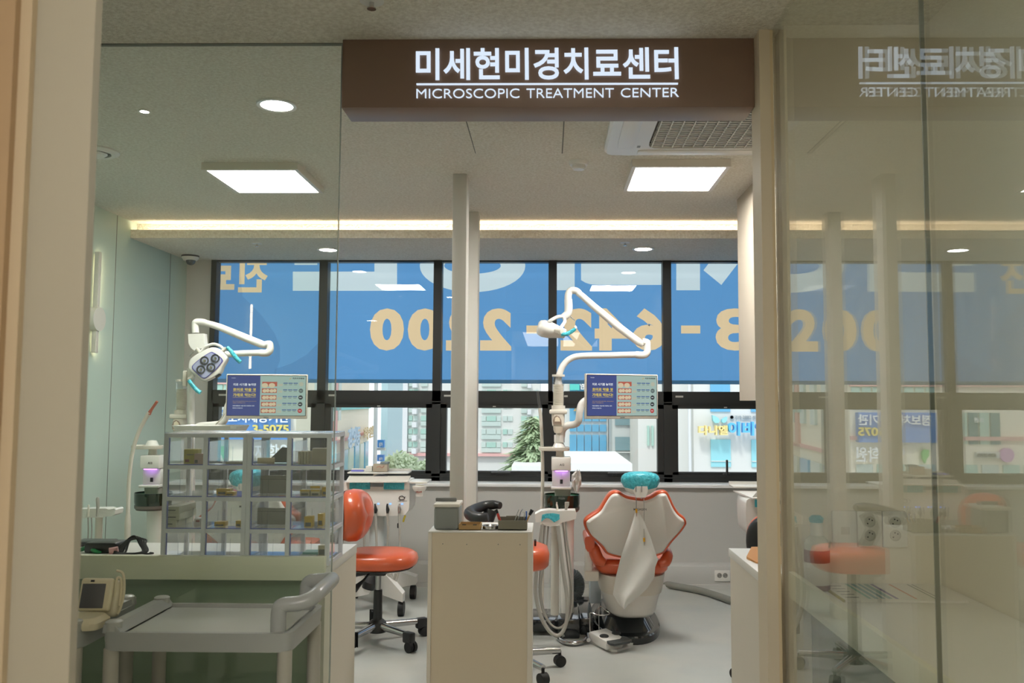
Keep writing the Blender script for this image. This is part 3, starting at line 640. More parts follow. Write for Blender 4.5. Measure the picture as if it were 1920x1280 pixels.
MB().loft([sec(cx_-.002, YT-.01, f5(1050, y).z, S(r, YT), .045, 4) for y, r in ((811, 6.5), (806, 8.5), (798.5, 9))]).build('lower_cover', M('beige cover', (206, 196, 178), .45), cd_, 50)
bd = MB().loft([sec(cx_-.001, YT, f5(1050, y).z, S(r, YT), .046, 4) for y, r in ((798, 11), (790, 12), (776, 12.4))]).build('body', m_pla2, cd_, 50)
hd_ = [P(1037.5, 796, YT-.045), P(1036.5, 788, YT-.045), P(1039, 781, YT-.045), P(1043.5, 778.5, YT-.045), P(1049, 781, YT-.045), P(1052.5, 788, YT-.045), P(1053, 796, YT-.045)]
MB().prism(hd_, (0, -.006, 0)).build('cup_opening', M('brown recess', (150, 132, 116), .5), bd)
MB().prism([P(1040, 790, YT-.052), P(1041, 783, YT-.052), P(1045, 780.5, YT-.052), P(1049, 784, YT-.052), P(1050.5, 790, YT-.052)], (0, -.003, 0)).build('cup_bottom', M('cup', (240, 228, 204), .6), bd)
# ------------------------------------------------------------------ operating lights
def op_light(label, col, arm, elb, diag, drop, Y):
    t = T('operating_light', P(col[0][0], col[0][1], Y), label, 'dental light', 'operating lights')
    q = lambda l: [P(x, y, Y) for x, y in l]
    MB().tube(q(col), S(7, Y), 18).build('column', m_pla, t)
    MB().tube(q(arm), S(5.9, Y), 18, 8).build('lower_arm', m_pla, t)
    MB().tube(q(elb), S(6.8, Y), 18, 6).build('elbow', m_pla, t)
    MB().tube(q(diag), [S(5.5, Y), S(7.2, Y), S(7.4, Y), S(6.6, Y), S(6.2, Y), S(6, Y)], 18).build('spring_arm', m_pla, t)
    MB().tube(q(drop), [S(5, Y), S(6.6, Y), S(6.8, Y), S(6.8, Y), S(6.8, Y)], 18, 5).build('head_joint', m_pla, t)
    return t
ol = op_light('white jointed dental light arm raised above the right chair, lamp turned away', [(1051, 905), (1047, 716)],
    [(1047, 760), (1047, 716), (1050, 698), (1058, 682), (1072, 671), (1092, 667), (1140, 666), (1198, 664.5)], [(1192, 664.8), (1206, 665.5), (1213, 661), (1213.5, 650), (1212.5, 642), (1205, 641)],
    [(1206, 646), (1196, 640), (1160, 613), (1112, 573), (1092, 555), (1083, 548)], [(1088, 550), (1080, 545), (1070, 545), (1065.5, 553), (1065.5, 566)], YT)
MB().tube([P(1065.5, 561, YT), P(1066, 578, YT), P(1064, 588, YT), P(1056, 595, YT)], [S(7.6, YT), S(7.8, YT), S(7.4, YT), S(7, YT)], 18, 4).build('swivel', m_pla, ol)
MB().tube([P(1068, 592, YT), P(1078, 601, YT)], .004, 8).build('lever', m_chrome, ol)
MB().tube([P(1055, 593, YT-.02), P(1045, 594, YT-.06), P(1032, 601, YT-.08), P(1027, 606, YT-.07)], .011, 12, 5).build('yoke', m_pla, ol)
MB().tube([P(1056, 594, YT-.02), P(1059, 602, YT-.05), P(1053, 612, YT-.09), P(1048, 618, YT-.09)], .011, 12, 5).build('yoke', m_pla, ol)
c = P(1034, 617, YT-.04); X = Matrix.Rotation(radians(14), 3, 'Y')
lh = MB(); pr = [(-.085, .03), (-.075, .045), (-.05, .054), (-.01, .052), (.03, .042), (.06, .034), (.088, .028), (.092, .014)]
lh.loft([[c+X @ V((x, r*1.25*cos(2*pi*j/28), -.006+r*sin(2*pi*j/28)*(1 if sin(2*pi*j/28) < 0 else .95))) for j in range(28)] for x, r in pr]).build('lamp_head', m_pla, ol, 60)
MB().cyl(P(1043, 619, YT-.09), P(1054, 621, YT-.13), .016, n=16).build('handle_hub', m_pla2, ol)
MB().tube([P(1052, 627, YT-.12), P(1062, 626, YT-.12), P(1072, 621, YT-.12), P(1079, 616, YT-.12)], [.010, .013, .012, .010], 12, 4).build('covered_handle', m_teal, ol)
MB().ell(P(1079, 614, YT-.12), .009, .009, .012).build('handle_end', m_pla2, ol)
MB().ell(P(1051, 623, YT-.12), .013, .012, .016).build('handle_end', m_pla2, ol)
YL = 5.2
ol2 = op_light('white jointed dental light arm on the left with its four lens lamp facing out', [(358, 1165), (358, 690)],
    [(358, 705), (362, 680), (385, 668), (420, 664.5), (460, 662), (495, 661)], [(488, 661.3), (500, 661.5), (506, 656), (506, 648), (504.5, 645), (498, 646)],
    [(499, 648), (490, 645), (460, 633), (412, 613), (396, 608), (386, 605.5)], [(390, 608), (382, 604), (368, 604), (366, 612), (366.5, 624)], YL)
q = lambda l, Y: [P(x, y, Y) for x, y in l]
MB().prism(q([(352.5, 626), (381.5, 625), (382, 640), (384, 650), (378, 653), (364, 657), (358, 652), (353.5, 644)], YL-.03), (0, .06, 0)).build('swivel', m_pla, ol2)
MB().tube(q([(370, 653), (376, 661)], YL-.02), .014, 12).build('neck', m_pla2, ol2)
MB().tube(q([(378, 658), (385, 650), (400, 645), (413, 649), (422, 658)], YL-.04), .009, 12, 5).build('yoke', m_pla, ol2)
MB().tube(q([(362, 660), (356, 668)], YL-.01), .004, 8).build('lever', m_chrome, ol2)
hull = crom(q([(352.5, 688), (357, 672), (375, 660), (390, 652.5), (402, 651), (414, 657), (424, 667), (424.5, 675), (417, 688), (412, 700), (400, 708), (386, 714.5), (377, 713), (364, 702), (355, 694)], YL-.08), 4, True); hc = sum(hull, V())/len(hull)
sc_ = lambda pts, k, dy: [V((hc.x+(p.x-hc.x)*k, p.y+dy, hc.z+(p.z-hc.z)*k)) for p in pts]
MB().loft([sc_(hull, .72, .075), sc_(hull, .92, .06), sc_(hull, 1, .03), sc_(hull, 1, .008), sc_(hull, .965, -.004), sc_(hull, .9, -.006)]).build('lamp_head', m_pla, ol2, 60)
face = crom(q([(360, 688.5), (366, 680), (380, 669), (395, 660), (401, 661), (411, 667), (417.5, 674), (416, 680), (405, 693), (390, 706), (383, 709.5), (376, 706), (366, 697)], YL-.0865), 3, True)
MB().loft([[p for p in face], [p-V((0, .003, 0)) for p in face]]).build('lens_border', M('violet border', (88, 84, 168), .3), ol2)
fc = sum(face, V())/len(face); sm_ = [fc+(p-fc)*.93 for p in face]
MB().loft([[p-V((0, .002, 0)) for p in sm_], [p-V((0, .005, 0)) for p in sm_]]).build('lens_plate', M('lilac plate', (176, 182, 214), .15, coat=.5), ol2)
for px, py in ((383.5, 676), (403.8, 672), (376.6, 693), (395.7, 688.8)):
    c = P(px, py, YL-.091); r = S(8.3, YL)
    ln = MB().lathe([(r, 0), (r, .004), (r*.8, .003), (r*.35, -.003), (.001, -.003)], c, 26, ax=(0, -1, 0)).build('lens', M('dark reflector', (96, 98, 104), .18, .7), ol2)
    MB().lathe([(r*.38, -.002), (r*.38, .005), (r*.2, .007), (.001, .007)], c, 16, ax=(0, -1, 0)).build('led', m_chrome, ln)
MB().prism(q([(403, 706), (411, 700), (413.5, 703), (405.5, 708.5)], YL-.085), (0, .02, 0)).build('switch', m_dark, ol2)
MB().tube(q([(413, 661), (424, 653)], YL-.06), .012, 12).build('handle_hub', m_pla2, ol2)
MB().tube(q([(364, 703), (354, 711)], YL-.06), .012, 12).build('handle_hub', m_pla2, ol2)
MB().tube(q([(426, 651), (433, 658), (443, 671), (451, 679)], YL-.075), [.011, .012, .013, .012], 12, 4).build('covered_handle', m_teal, ol2)
MB().tube(q([(354, 713), (361, 722), (369, 731), (376, 736)], YL-.075), [.011, .012, .013, .012], 12, 4).build('covered_handle', m_teal, ol2)
MB().box(P(346, 700, YL).x, P(353, 700, YL).x, YL-.03, YL+.03, P(350, 724, YL).z, P(350, 695, YL).z, .006).build('cable_cover', m_pla2, ol2)
dup(cd_, (P(341, 750, YT).x-P(1047, 750, YT).x, 0, P(341, 712, YT).z-P(1047, 703, YT).z), 0, 'clear tube of stacked paper cups by the left wall under the four lens lamp')
# ------------------------------------------------------------------ monitors
m_scr = EM('screen mint', (158, 180, 172), 1.0); m_blu = EM('screen blue', (72, 82, 132), 1.0); m_wht = EM('screen white', (222, 226, 232), 1.0); m_yel = EM('screen yellow', (214, 190, 84), 1.0); m_orn = EM('screen orange', (196, 160, 92), 1.0)
m_pink = EM('screen photo', (176, 96, 80), 1.0); m_tooth = EM('screen tooth', (206, 190, 160), 1.0); m_bg2 = EM('screen beige', (176, 178, 160), 1.0); m_pill = EM('screen pill', (74, 98, 146), 1.0); m_gr = EM('screen grey', (96, 108, 106), 1.0); m_gd = EM('screen dark', (64, 68, 68), 1.0); m_red = EM('screen red', (176, 70, 66), 1.0)
def monitor(name, label):
    W, Hh = .462, .258; t = T(name, (0, 0, 0), label, 'monitor', 'chairside monitors')
    MB().box(-W/2, W/2, 0, .022, -Hh/2, Hh/2, .004).box(-.12, .12, .022, .04, -.09, .09, .008).build('casing', m_pla2, t)
    bz = MB().box(-W/2+.006, W/2-.006, -.001, .004, -Hh/2+.017, Hh/2-.006).build('bezel', m_dark, t)
    sx0, sx1, sz0, sz1 = -W/2+.009, W/2-.009, -Hh/2+.019, Hh/2-.009
    X_ = lambda u: sx0+(sx1-sx0)*u
    Z_ = lambda v: sz1-(sz1-sz0)*v          # v downward
    R2 = lambda mb, u0, u1, v0, v1, d: mb.box(X_(u0), X_(u1), -.001-.0004*d, -.0008, Z_(v1), Z_(v0))
    pn = MB(); R2(pn, 0, 1, 0, 1, 1); pn = pn.build('screen', m_scr, t)
    b2 = MB(); R2(b2, 0, .415, 0, 1, 2); b2.build('blue_field', m_blu, pn)
    def tx(st, u0, u1, v0, v1, mat, nm='lettering', bold=.02):
        y = -.0019
        MB().txt(st, (X_(u0), y, Z_(v1)), (X_(u1), y, Z_(v1)), (X_(u0), y, Z_(v0)), .0005, bold).build(nm, mat, pn)
    tx('치료 시기를 놓치면', .07, .36, .192, .257, m_wht); tx('호미로 막을 것', .07, .362, .312, .392, m_yel, bold=.03); tx('가래로 막는다!', .07, .362, .445, .525, m_yel, bold=.03)
    for v in (.405, .54):
        k = MB(); R2(k, .068, .362, v, v+.006, 3); k.build('underline', m_yel, pn)
    tx('치료 시기를 놓치면 통증과 비용, 기간이 늘어나고', .07, .37, .636, .656, m_orn, bold=0); tx('치료도 어려워집니다.', .07, .23, .675, .697, m_orn, bold=0)
    tx('어떤 문제라도 지금 바로 치료하는 것이', .07, .345, .745, .772, m_wht); tx('최적의 시기입니다.', .07, .2, .803, .828, m_wht)
    tx('치과정보', .045, .10, .05, .072, m_wht, bold=0); tx('미르치과병원', .83, .978, .04, .082, m_gd, bold=.03)
    k = MB(); k.prism([(X_(.785), -.0016, Z_(.088)), (X_(.795), -.0016, Z_(.088)), (X_(.815), -.0016, Z_(.045)), (X_(.805), -.0016, Z_(.045))], (0, -.0005, 0)).build('logo_mark', m_orn, pn)
    for i, v in enumerate((.152, .32, .49, .66, .825)):
        k = MB(); du = -.003*i; R2(k, .44+du, .632+du, v, v+.112, 2); ph = k.build('photo', m_pink, pn)
        for a in range(2):
            k = MB(); u = .47+.09*a+du+.005
            if i == 0: k.lathe([(.001, 0), (.018, 0), (.018, .0004), (.012, .0004), (.012, 0)], (X_(u), -.0022, Z_(v+.09)), 20, ax=(0, -1, 0), sy=.75)
            else: k.ell((X_(u), -.0018, Z_(v+.06)), .012, .0006, .010, n=16, k=6).ell((X_(u+.04), -.0018, Z_(v+.055)), .010, .0006, .010, n=16, k=6)
            k.build('tooth_picture', m_tooth, pn)
        k = MB(); R2(k, .645+du, .703+du, v+.05, v+.105, 2); k.build('sketch_box', m_bg2, pn)
        for a in range(3):
            u = .712+.065*a+du; k = MB(); R2(k, u, u+.055, v+.022, v+.044, 2); k.build('pill', m_pill, pn)
            k = MB(); R2(k, u+.008, u+.047, v+.064, v+.076, 2); k.build('caption_line', m_gr, pn)
        k = MB(); k.cyl((X_(.942+du), -.0008, Z_(v+.055)), (X_(.942+du), -.0022, Z_(v+.055)), .0128, n=26); k.build('stage_circle', (m_bg2, m_gr, m_gd, m_gd, m_red)[i], pn)
        if i: 
            k = MB(); R2(k, .925+du, .955+du, v+.05, v+.062, 4); k.build('circle_text', m_scr if i == 1 else m_wht, pn)
    MB().box(-.014, .014, -.0006, .001, -Hh/2+.006, -Hh/2+.010).build('maker_mark', m_gr, t)
    return t
mn = monitor('monitor', 'monitor showing a dental leaflet on the arm above the full dental chair')
YM = 5.0
mn.location = P(1167, 743, YM); mn.rotation_euler = (0, 0, .37)
pl = P(1167, 743, YM); pl2 = P(500, 743, YM)
m2 = dup(mn, pl2-pl, -.27, 'monitor showing a dental leaflet above the clear drawer cabinets on the left')
def attach(o, p):
    o.parent = p; o.matrix_parent_inverse = (Matrix.Translation(p.location) @ Matrix.Rotation(p.rotation_euler.z, 4, 'Z')).inverted()
attach(MB().tube([P(1053, 818, YT), P(1055, 806, YT-.01), P(1063, 798, YT-.03), P(1078, 795, YT-.06), P(1085, 788, YT-.08), P(1087, 772, YT-.09), P(1091, 757, YT-.09), P(1102, 749, YT-.10), P(1125, 745, YT-.16)], S(6.6, YT), 16, 6).build('arm', m_pla), mn)
attach(MB().lathe([(S(10, YT), f5(1050, 829).z), (S(10, YT), f5(1050, 815).z), (.001, f5(1050, 815).z)], (f5(1049, 820).x, YT, 0), 8).build('clamp', m_pla), mn)
attach(MB().tube(q([(345, 806), (362, 804), (375, 798), (400, 796), (416, 793), (423, 783), (425, 768), (432, 753), (445, 748), (470, 745)], YL-.06), S(6.2, YL), 16, 6).build('arm', m_pla), m2)
attach(MB().tube(q([(402, 797), (414, 786), (421, 775)], YL-.10), .004, 8, 4).build('cable', m_pla2), m2)
# flat tray of the left unit
ty = 4.9; t = T('instrument_tray', P(395, 805, ty), 'shallow white tray just above the left clear drawer cabinet', 'tray')
x0, x1 = P(335, 800, ty).x, P(459, 800, ty).x; zt0_, zt1_ = P(400, 808, ty).z, P(400, 797, ty).z; xm = (x0+x1)/2; hx = (x1-x0)/2
MB().loft([sec(xm, ty, zt0_, hx*.9, .12, 6), sec(xm, ty, zt1_-.004, hx*.98, .135, 6), sec(xm, ty, zt1_, hx, .14, 6), sec(xm, ty, zt1_, hx*.96, .13, 6), sec(xm, ty, zt0_+.008, hx*.88, .115, 6)]).build('tray_shell', m_pla, t, 40)
MB().box(P(446, 900, ty).x, P(457, 900, ty).x, ty-.139, ty-.132, P(1000, 805, ty).z, P(1000, 799, ty).z).build('label', M('tray label', (206, 206, 200), .5), t)
MB().tube([V((xm-.06, ty, zt0_-.012)), V((xm-.10, ty+.10, zt0_-.012)), P(358, 816, YL-.02)], .016, 12, 4).build('support_arm', m_pla2, t)
# ------------------------------------------------------------------ assistant holder, hoses, foot control, small clinic things
YA = 4.92
qa = lambda l, Y=YA: [P(x, y, Y) for x, y in l]
ah = T('assistant_holder', (P(1040, 1150, YA).x, YA, 0), 'white instrument holder wrapped in teal film on a stand left of the full dental chair', 'instrument holder', 'instrument holders')
MB().prism(qa([(1003, 964), (1014, 958), (1030, 956), (1048, 958), (1062, 957), (1079, 957), (1081, 963), (1080, 972), (1072, 975), (1052, 980), (1046, 985), (1032, 987), (1022, 985), (1016, 979), (1004, 979)], YA-.03), (0, .10, 0)).build('bracket', m_pla, ah, 50)
MB().prism(qa([(1015, 978), (1016.5, 965), (1025, 962.5), (1037, 962), (1049, 964), (1049, 973), (1045, 976), (1039, 979), (1030, 972), (1024, 971), (1019, 974)], YA-.034), (0, .07, 0)).build('film_wrap', m_teal, ah)
MB().tube(qa([(1041, 984), (1040, 1152)], YA+.10), S(7.5, 5), 14).build('stand', m_pla2, ah)
MB().tube(qa([(1041, 1000), (1040, 1050), (1040, 1100), (1039, 1150)], YA+.10), [S(9.5, 5), S(12, 5), S(11, 5), S(13.5, 5)], 9).build('plastic_cover', GL('crinkled film', (.96, .97, .97), .08, 1.3), ah)
MB().tube(qa([(1044.5, 960), (1045, 952), (1043.5, 945)], YA), [.010, .0055, .0055], 12).tube(qa([(1043.5, 946), (1044, 941)], YA), .0035, 10).build('syringe', m_pla2, ah)
MB().tube(qa([(1061, 960), (1061.5, 953), (1063, 946), (1063, 941)], YA), [.008, .0075, .013, .013], 12).build('suction_tip', m_hose, ah)
MB().tube(qa([(1052, 960), (1052, 952)], YA), [.006, .003], 10).build('clear_tip', m_clear, ah)
for i, (l, r) in enumerate((([(1017, 984), (1011, 1030), (1006, 1070), (1004, 1110), (1012, 1150), (1028, 1180), (1043, 1191), (1055, 1184), (1063, 1160), (1063, 1120), (1056, 1070), (1050, 1020), (1046, 985)], 3.6),
        ([(1022, 985), (1018, 1030), (1013, 1080), (1012, 1115), (1020, 1150), (1035, 1172), (1050, 1177), (1062, 1168), (1071, 1145), (1073, 1110), (1070, 1060), (1063, 1010), (1061, 975)], 1.9),
        ([(1028, 986), (1023, 1040), (1015, 1090), (1015, 1120), (1024, 1155), (1040, 1176), (1056, 1172), (1068, 1150), (1069, 1100), (1062, 1040), (1055, 977)], 1.7))):
    MB().tube(qa(l, YA-.035+.012*i), S(r, YA), 12, 6).build('hose', m_hose, ah)
# chrome cable on the floor and foot control
fz = lambda x, y, z=0.0: PZ(x, y, z)
fc_ = T('foot_control', fz(1145, 1200), 'white foot control with dark pedal and wire handle on the floor before the chair', 'foot control')
MB().prism([fz(x, y, .001) for x, y in ((1101, 1203), (1146, 1221.5), (1157, 1222), (1186, 1213), (1187, 1209), (1160, 1196), (1137, 1184), (1109, 1188))], (0, 0, .012)).build('base_plate', m_pla, fc_)
top = [(1105.5, 1183.5), (1136, 1177), (1166, 1193), (1163, 1197), (1137, 1201)]
tp = [fz(x, y, .058) for x, y in top]; cb = sum(tp, V())/5
MB().loft([[V((cb.x+(p.x-cb.x)*k, cb.y+(p.y-cb.y)*k, z)) for p in tp] for k, z in ((1.12, .013), (1.04, .05), (1, .056), (.96, .058))]).build('body', m_pla, fc_, 50)
for x, y in ((1132.8, 1192), (1155.5, 1186.5)): MB().ell(fz(x, y, .060), .026, .036, .008).build('button', m_rub, fc_)
pe = [fz(x, y, .045) for x, y in ((1137, 1205), (1142, 1201.5), (1168, 1196), (1175, 1197.5), (1185, 1203), (1180, 1206), (1152, 1211), (1145, 1210))]
MB().prism(pe, (0, 0, .012)).build('pedal', M('dark grey pedal', (66, 70, 70), .5), fc_)
e0 = fz(1106, 1184, .057); e1 = fz(1123, 1179, .057)
MB().tube([e0, e0+V((0, 0, .085)), e0+V((.006, .0, .105)), e0+V((.05, -.03, .10)), e0+V((.095, -.025, .10)), e0+V((.11, .0, .105)), e0+V((.095, .02, .112)), e1+V((.01, .01, .125)), e1+V((0, 0, .11)), e1], .0035, 10, 5).build('wire_handle', m_chrome, fc_)
MB().tube([e0+V((-.01, .02, -.02)), e0+V((-.01, -.06, -.03))], .012, 10).build('cable_joint', m_chrome, fc_)
MB().tube([fz(1103, 1190, .03), fz(1099, 1198, .018), fz(1085, 1205, .016), fz(1065, 1205, .016), fz(1052, 1200, .016), fz(1048, 1194, .016), fz(1056, 1191, .016), fz(1072, 1189, .016), fz(1084, 1184, .016), fz(1090, 1179, .016), fz(1102, 1177, .016), fz(1115, 1178, .016)], .0125, 12, 6).solo('cable', m_chrome, 'silver flexible cable looping on the floor beside the foot control', 'cable')
pts = crom([P(1066, 1108, 6.05), P(1074, 1078, 6.05), P(1083, 1085, 6.05), P(1086, 1098, 6.05), P(1082, 1112, 6.05), P(1066, 1118, 6.05)], 14)
MB().tube(pts, [(.040 if i % 2 else .034) for i in range(len(pts))], 14).solo('drain_hose', M('ribbed hose', (74, 80, 80), .5), 'dark ribbed hose curving behind the cuspidor tower', 'hose')
MB().tube([fz(1240, 1093, .03), fz(1270, 1099, .026), fz(1320, 1109, .026), fz(1375, 1127, .026), fz(1440, 1150, .026)], .024, 12, 6).solo('supply_hose', M('grey supply hose', (128, 128, 120), .5), 'thick grey supply hose running over the floor right of the chair', 'hose')
MB().tube([P(1076, 1128, 5.6), P(1095, 1126, 5.6), P(1108, 1128, 5.6)], .008, 8, 4).solo('cable', m_rub, 'short black power cord near the floor behind the hoses', 'cord')
# suction arms and tall tubes
def suction(label, pts, Y, rr, tip):
    t = T('suction_hose', V((P(*pts[0], Y).x, Y, 0)), label, 'suction hose', 'suction hoses')
    MB().tube([V((P(*pts[0], Y).x, Y, 0.0))]+[P(x, y, Y) for x, y in pts], rr, 14, 6).build('tube', m_pla2, t)
    for l, r, m in tip: MB().tube([P(x, y, Y) for x, y in l], r, 12, 3).build('tip' if m is not m_pla2 else 'sleeve', m, t)
suction('thin white suction tube standing tall left of the right unit', [(1017, 1000), (1017, 930), (1017.5, 880), (1016, 825), (1014, 785), (1012, 765)], 5.3, S(3.2, 5.3), (([(1012.5, 768), (1010.5, 752), (1007, 728)], [S(3.6, 5.3), S(2.6, 5.3), S(2.2, 5.3)], m_clear), ([(1017, 1000), (1017, 950)], S(4.6, 5.3), m_pla2)))
suction('white suction tube with red tip curving before the pale green wall', [(239, 1010), (240, 960), (242, 900), (248, 850), (259, 812), (272, 786)], 4.9, S(3.6, 4.9), (([(271, 788), (277, 778), (280, 773)], [S(3.4, 4.9), S(4, 4.9), S(4, 4.9)], m_pla2), ([(279, 776), (285, 766), (295, 752)], [S(4, 4.9), S(2.6, 4.9), S(2.6, 4.9)], M('red brown tip', (178, 104, 84), .35)), ([(239, 1010), (239.5, 980), (240, 964)], [S(5.6, 4.9), S(5.8, 4.9), S(4, 4.9)], m_pla2)))
ha = T('assistant_holder', (P(190, 1000, 4.7).x, 4.7, 0), 'white instrument holder on a post at the far left before the green wall', 'instrument holder', 'instrument holders')
q4 = lambda l, Y=4.7: [P(x, y, Y) for x, y in l]
MB().prism(q4([(140, 955), (160, 954), (198, 953), (204, 955), (214, 953), (216.5, 956), (215, 964), (208, 968), (199, 967), (194, 970), (140, 971)]), (0, .09, 0)).build('bracket', m_pla, ha, 50)
MB().tube([P(186, 968, 4.75), V((P(186, 968, 4.75).x, 4.75, 0))], S(6.5, 4.7), 14).build('stand', m_pla2, ha)
MB().tube(q4([(182, 968), (183.5, 950), (183, 935), (183.4, 932)], 4.68), [S(2.2, 4.7), S(3, 4.7), S(3.2, 4.7), S(2, 4.7)], 12).build('handpiece', m_hose, ha)
MB().tube(q4([(165, 968), (166, 956), (166, 946)], 4.68), [S(2.8, 4.7), S(2.4, 4.7), S(1.4, 4.7)], 12).build('syringe', m_pla2, ha)
for x in (165, 171.5): MB().tube(q4([(x, 970), (x+.5, 1000), (x-3, 1040)], 4.69), S(1.3, 4.7), 10, 5).build('hose', m_hose, ha)
# copies of the tower and chair for the left station
tw = dup(ct, (P(291, 900, YT).x-P(1052, 900, YT).x, -.03, 0), 0, 'white cuspidor tower with violet lamp behind the left clear drawer cabinet')
dup(dc, (-2.2, .02, 0), .0, 'dental chair mostly hidden behind the two clear drawer cabinets')
# tissue by the tower
f = MB(); rr = []
for y, l, r in ((882, 1080, 1086), (890, 1072, 1089), (900, 1071, 1090), (910, 1073, 1090), (922, 1078, 1084)):
    rr.append([P(l+(r-l)*k/5, y+3*sin(k*2.1), YT-.05+.02*sin(k*1.9+y)) for k in range(6)])
f.loft(rr, cap=False, closed=False).solo('paper_towel', m_cloth, 'crumpled white paper towel hanging beside the violet lit dispenser', 'paper towel')
# ------------------------------------------------------------------ doctor's delivery unit
YD = 5.8
qd = lambda l, Y=YD: [P(x, y, Y) for x, y in l]
du_ = T('delivery_unit', (P(712, 1060, YD).x, YD, 0), 'white dental delivery unit with teal film and hanging handpieces behind the orange stool', 'delivery unit', 'delivery units')
MB().prism(crom(qd([(642, 912), (648, 903), (662, 901), (755, 901), (765, 904), (768, 914), (767, 950), (763, 960), (752, 966), (700, 967), (660, 967), (646, 960), (642, 950)], YD-.12), 3, True), (0, .26, 0)).build('body', m_pla, du_, 50)
MB().prism(qd([(648, 904.5), (764, 904.5), (770, 892), (658, 893)], YD-.13), (0, .002, 0)).loft([[P(648, 904.5, YD-.16), P(765, 904, YD-.16), P(770, 893.5, YD+.16), P(655, 893.5, YD+.16)], [P(648, 902.5, YD-.16), P(765, 902, YD-.16), P(770, 891.5, YD+.16), P(655, 891.5, YD+.16)]]).build('top_board', m_white, du_)
MB().box(P(656, 880, YD+.2).x, P(769, 880, YD+.2).x, YD+.12, YD+.26, P(700, 888, YD+.12).z, P(700, 885, YD+.12).z, .004).box(P(656, 880, YD+.2).x, P(769, 880, YD+.2).x, YD+.255, YD+.262, P(700, 885, YD+.2).z, P(700, 878, YD+.25).z).build('shelf', m_pla, du_)
MB().cyl(P(709, 887, YD+.18), P(709, 896, YD+.16), .03, .04).build('shelf_neck', m_pla2, du_)
for a, b in ((655, 693.5), (719, 757.5)): MB().box(P(a, 910, YD-.13).x, P(b, 910, YD-.13).x, YD-.128, YD-.10, P(1000, 919, YD-.13).z, P(1000, 905, YD-.13).z, .003).build('film_cover', m_teal, du_)
MB().box(P(694, 910, YD-.13).x, P(718, 910, YD-.13).x, YD-.125, YD-.11, P(1000, 914, YD-.13).z, P(1000, 907.5, YD-.13).z).build('display', M('dull display', (120, 132, 138), .2), du_)
MB().tube(qd([(748.5, 932), (750, 930.5), (754, 929.5), (757, 931.5), (758.5, 933), (757, 935.5), (752, 936.5), (748.5, 935)], YD-.122), .0022, 6, 3, True).tube(qd([(756, 931), (758, 932), (760, 931)], YD-.122), .0022, 6).build('logo_mark', m_dark, du_)
MB().txt('A.DENT MEDICAL', *qd([(746, 939.5), (763, 939.3), (746, 938)], YD-.1215), .001).build('lettering', M('dark print b', (70, 70, 74), .5), du_)
for i, x in enumerate((681.5, 704, 726.5, 748.5)):
    h = MB().tube(qd([(x-2+i, 944), (x-.5, 948), (x+.6, 955), (x, 962)], YD-.145), [.005, .007, .012, .008], 12).build('handpiece', m_dark if i != 3 else m_chrome, du_)
    MB().box(P(x+4, 900, YD-.13).x, P(x+7.4, 900, YD-.13).x, YD-.1235, YD-.119, P(1000, 947.4, YD-.13).z, P(1000, 945, YD-.13).z).build('blue_led', EM('blue led', (110, 160, 255), 2.2), du_)
    MB().tube(qd([(x, 960), (x+1.5, 1000), (x+(2, 2, -1, 1)[i], 1040), (x+(6, -4, 2, -3)[i], 1078), (x+(14, -12, 8, -10)[i], 1092), (x+(20, -20, 16, -15)[i], 1075)], YD-.14), .008, 10, 6).build('hose', m_hose, du_)
MB().box(P(697, 900, YD).x, P(725, 900, YD).x, YD-.06, YD+.08, .22, P(1000, 966, YD).z, .015, 3).build('column', M('pale column', (206, 214, 214), .3), du_)
for sx_, sy_ in ((1, -1), (1, 1), (-1, -1), (-1, 1)):
    bx0 = P(711, 900, YD).x
    e = V((bx0+sx_*.20, YD+sy_*.24, 0))
    MB().loft([[V((bx0+sx_*.04+sx_*.18*u, YD+sy_*(.05+.22*u)+w_, z)) for w_, z in ((-.045, .10), (.045, .10), (.045, .26-.11*u), (-.045, .26-.11*u))] for u in (0, .3, .6, .85, 1)]).build('foot', m_pla, du_, 50)
    MB().cyl((e.x-.018, e.y, .045), (e.x+.018, e.y, .045), .045, n=20).build('caster', m_rub, du_)
MB().tube(qd([(700, 1075), (694, 1090), (690, 1103)], YD-.25), [.02, .05, .04], 12).build('foot_pedal', m_dark, du_)
MB().tube(qd([(760, 966), (757.5, 972), (756, 978)], YD-.1), .006, 10).build('yellow_sleeve', M('yellow sleeve', (206, 188, 60), .4), du_)
MB().box(P(751, 900, YD).x, P(757.5, 900, YD).x, YD-.11, YD-.09, P(1000, 987, YD).z, P(1000, 978, YD).z, .004).build('plug', m_dark, du_)
MB().box(P(769, 900, YD).x, P(805, 900, YD).x, YD-.1, YD+.12, P(1000, 907.5, YD-.1).z, P(1000, 904, YD-.1).z, .005).build('side_shelf', m_pla, du_)
cpx = P(786.5, 912, YD-.12)
MB().lathe([(.036, -.028), (.045, -.01), (.046, .004), (.038, .006), (.034, -.004), (.001, -.006)], cpx, 26).build('cup_ring', m_pla, du_)
MB().lathe([(.034, -.003), (.001, -.002)], cpx, 20).build('yellow_disc', M('pale yellow', (222, 210, 140), .5), du_)
MB().lathe([(.001, -.062), (.024, -.062), (.028, -.026), (.001, -.026)], cpx, 20).build('cup', m_pla, du_)
MB().txt('Multi', *qd([(781, 923), (791, 923), (781, 920)], YD-.152), .002, .02).build('lettering', M('red print', (170, 60, 60), .5), du_)
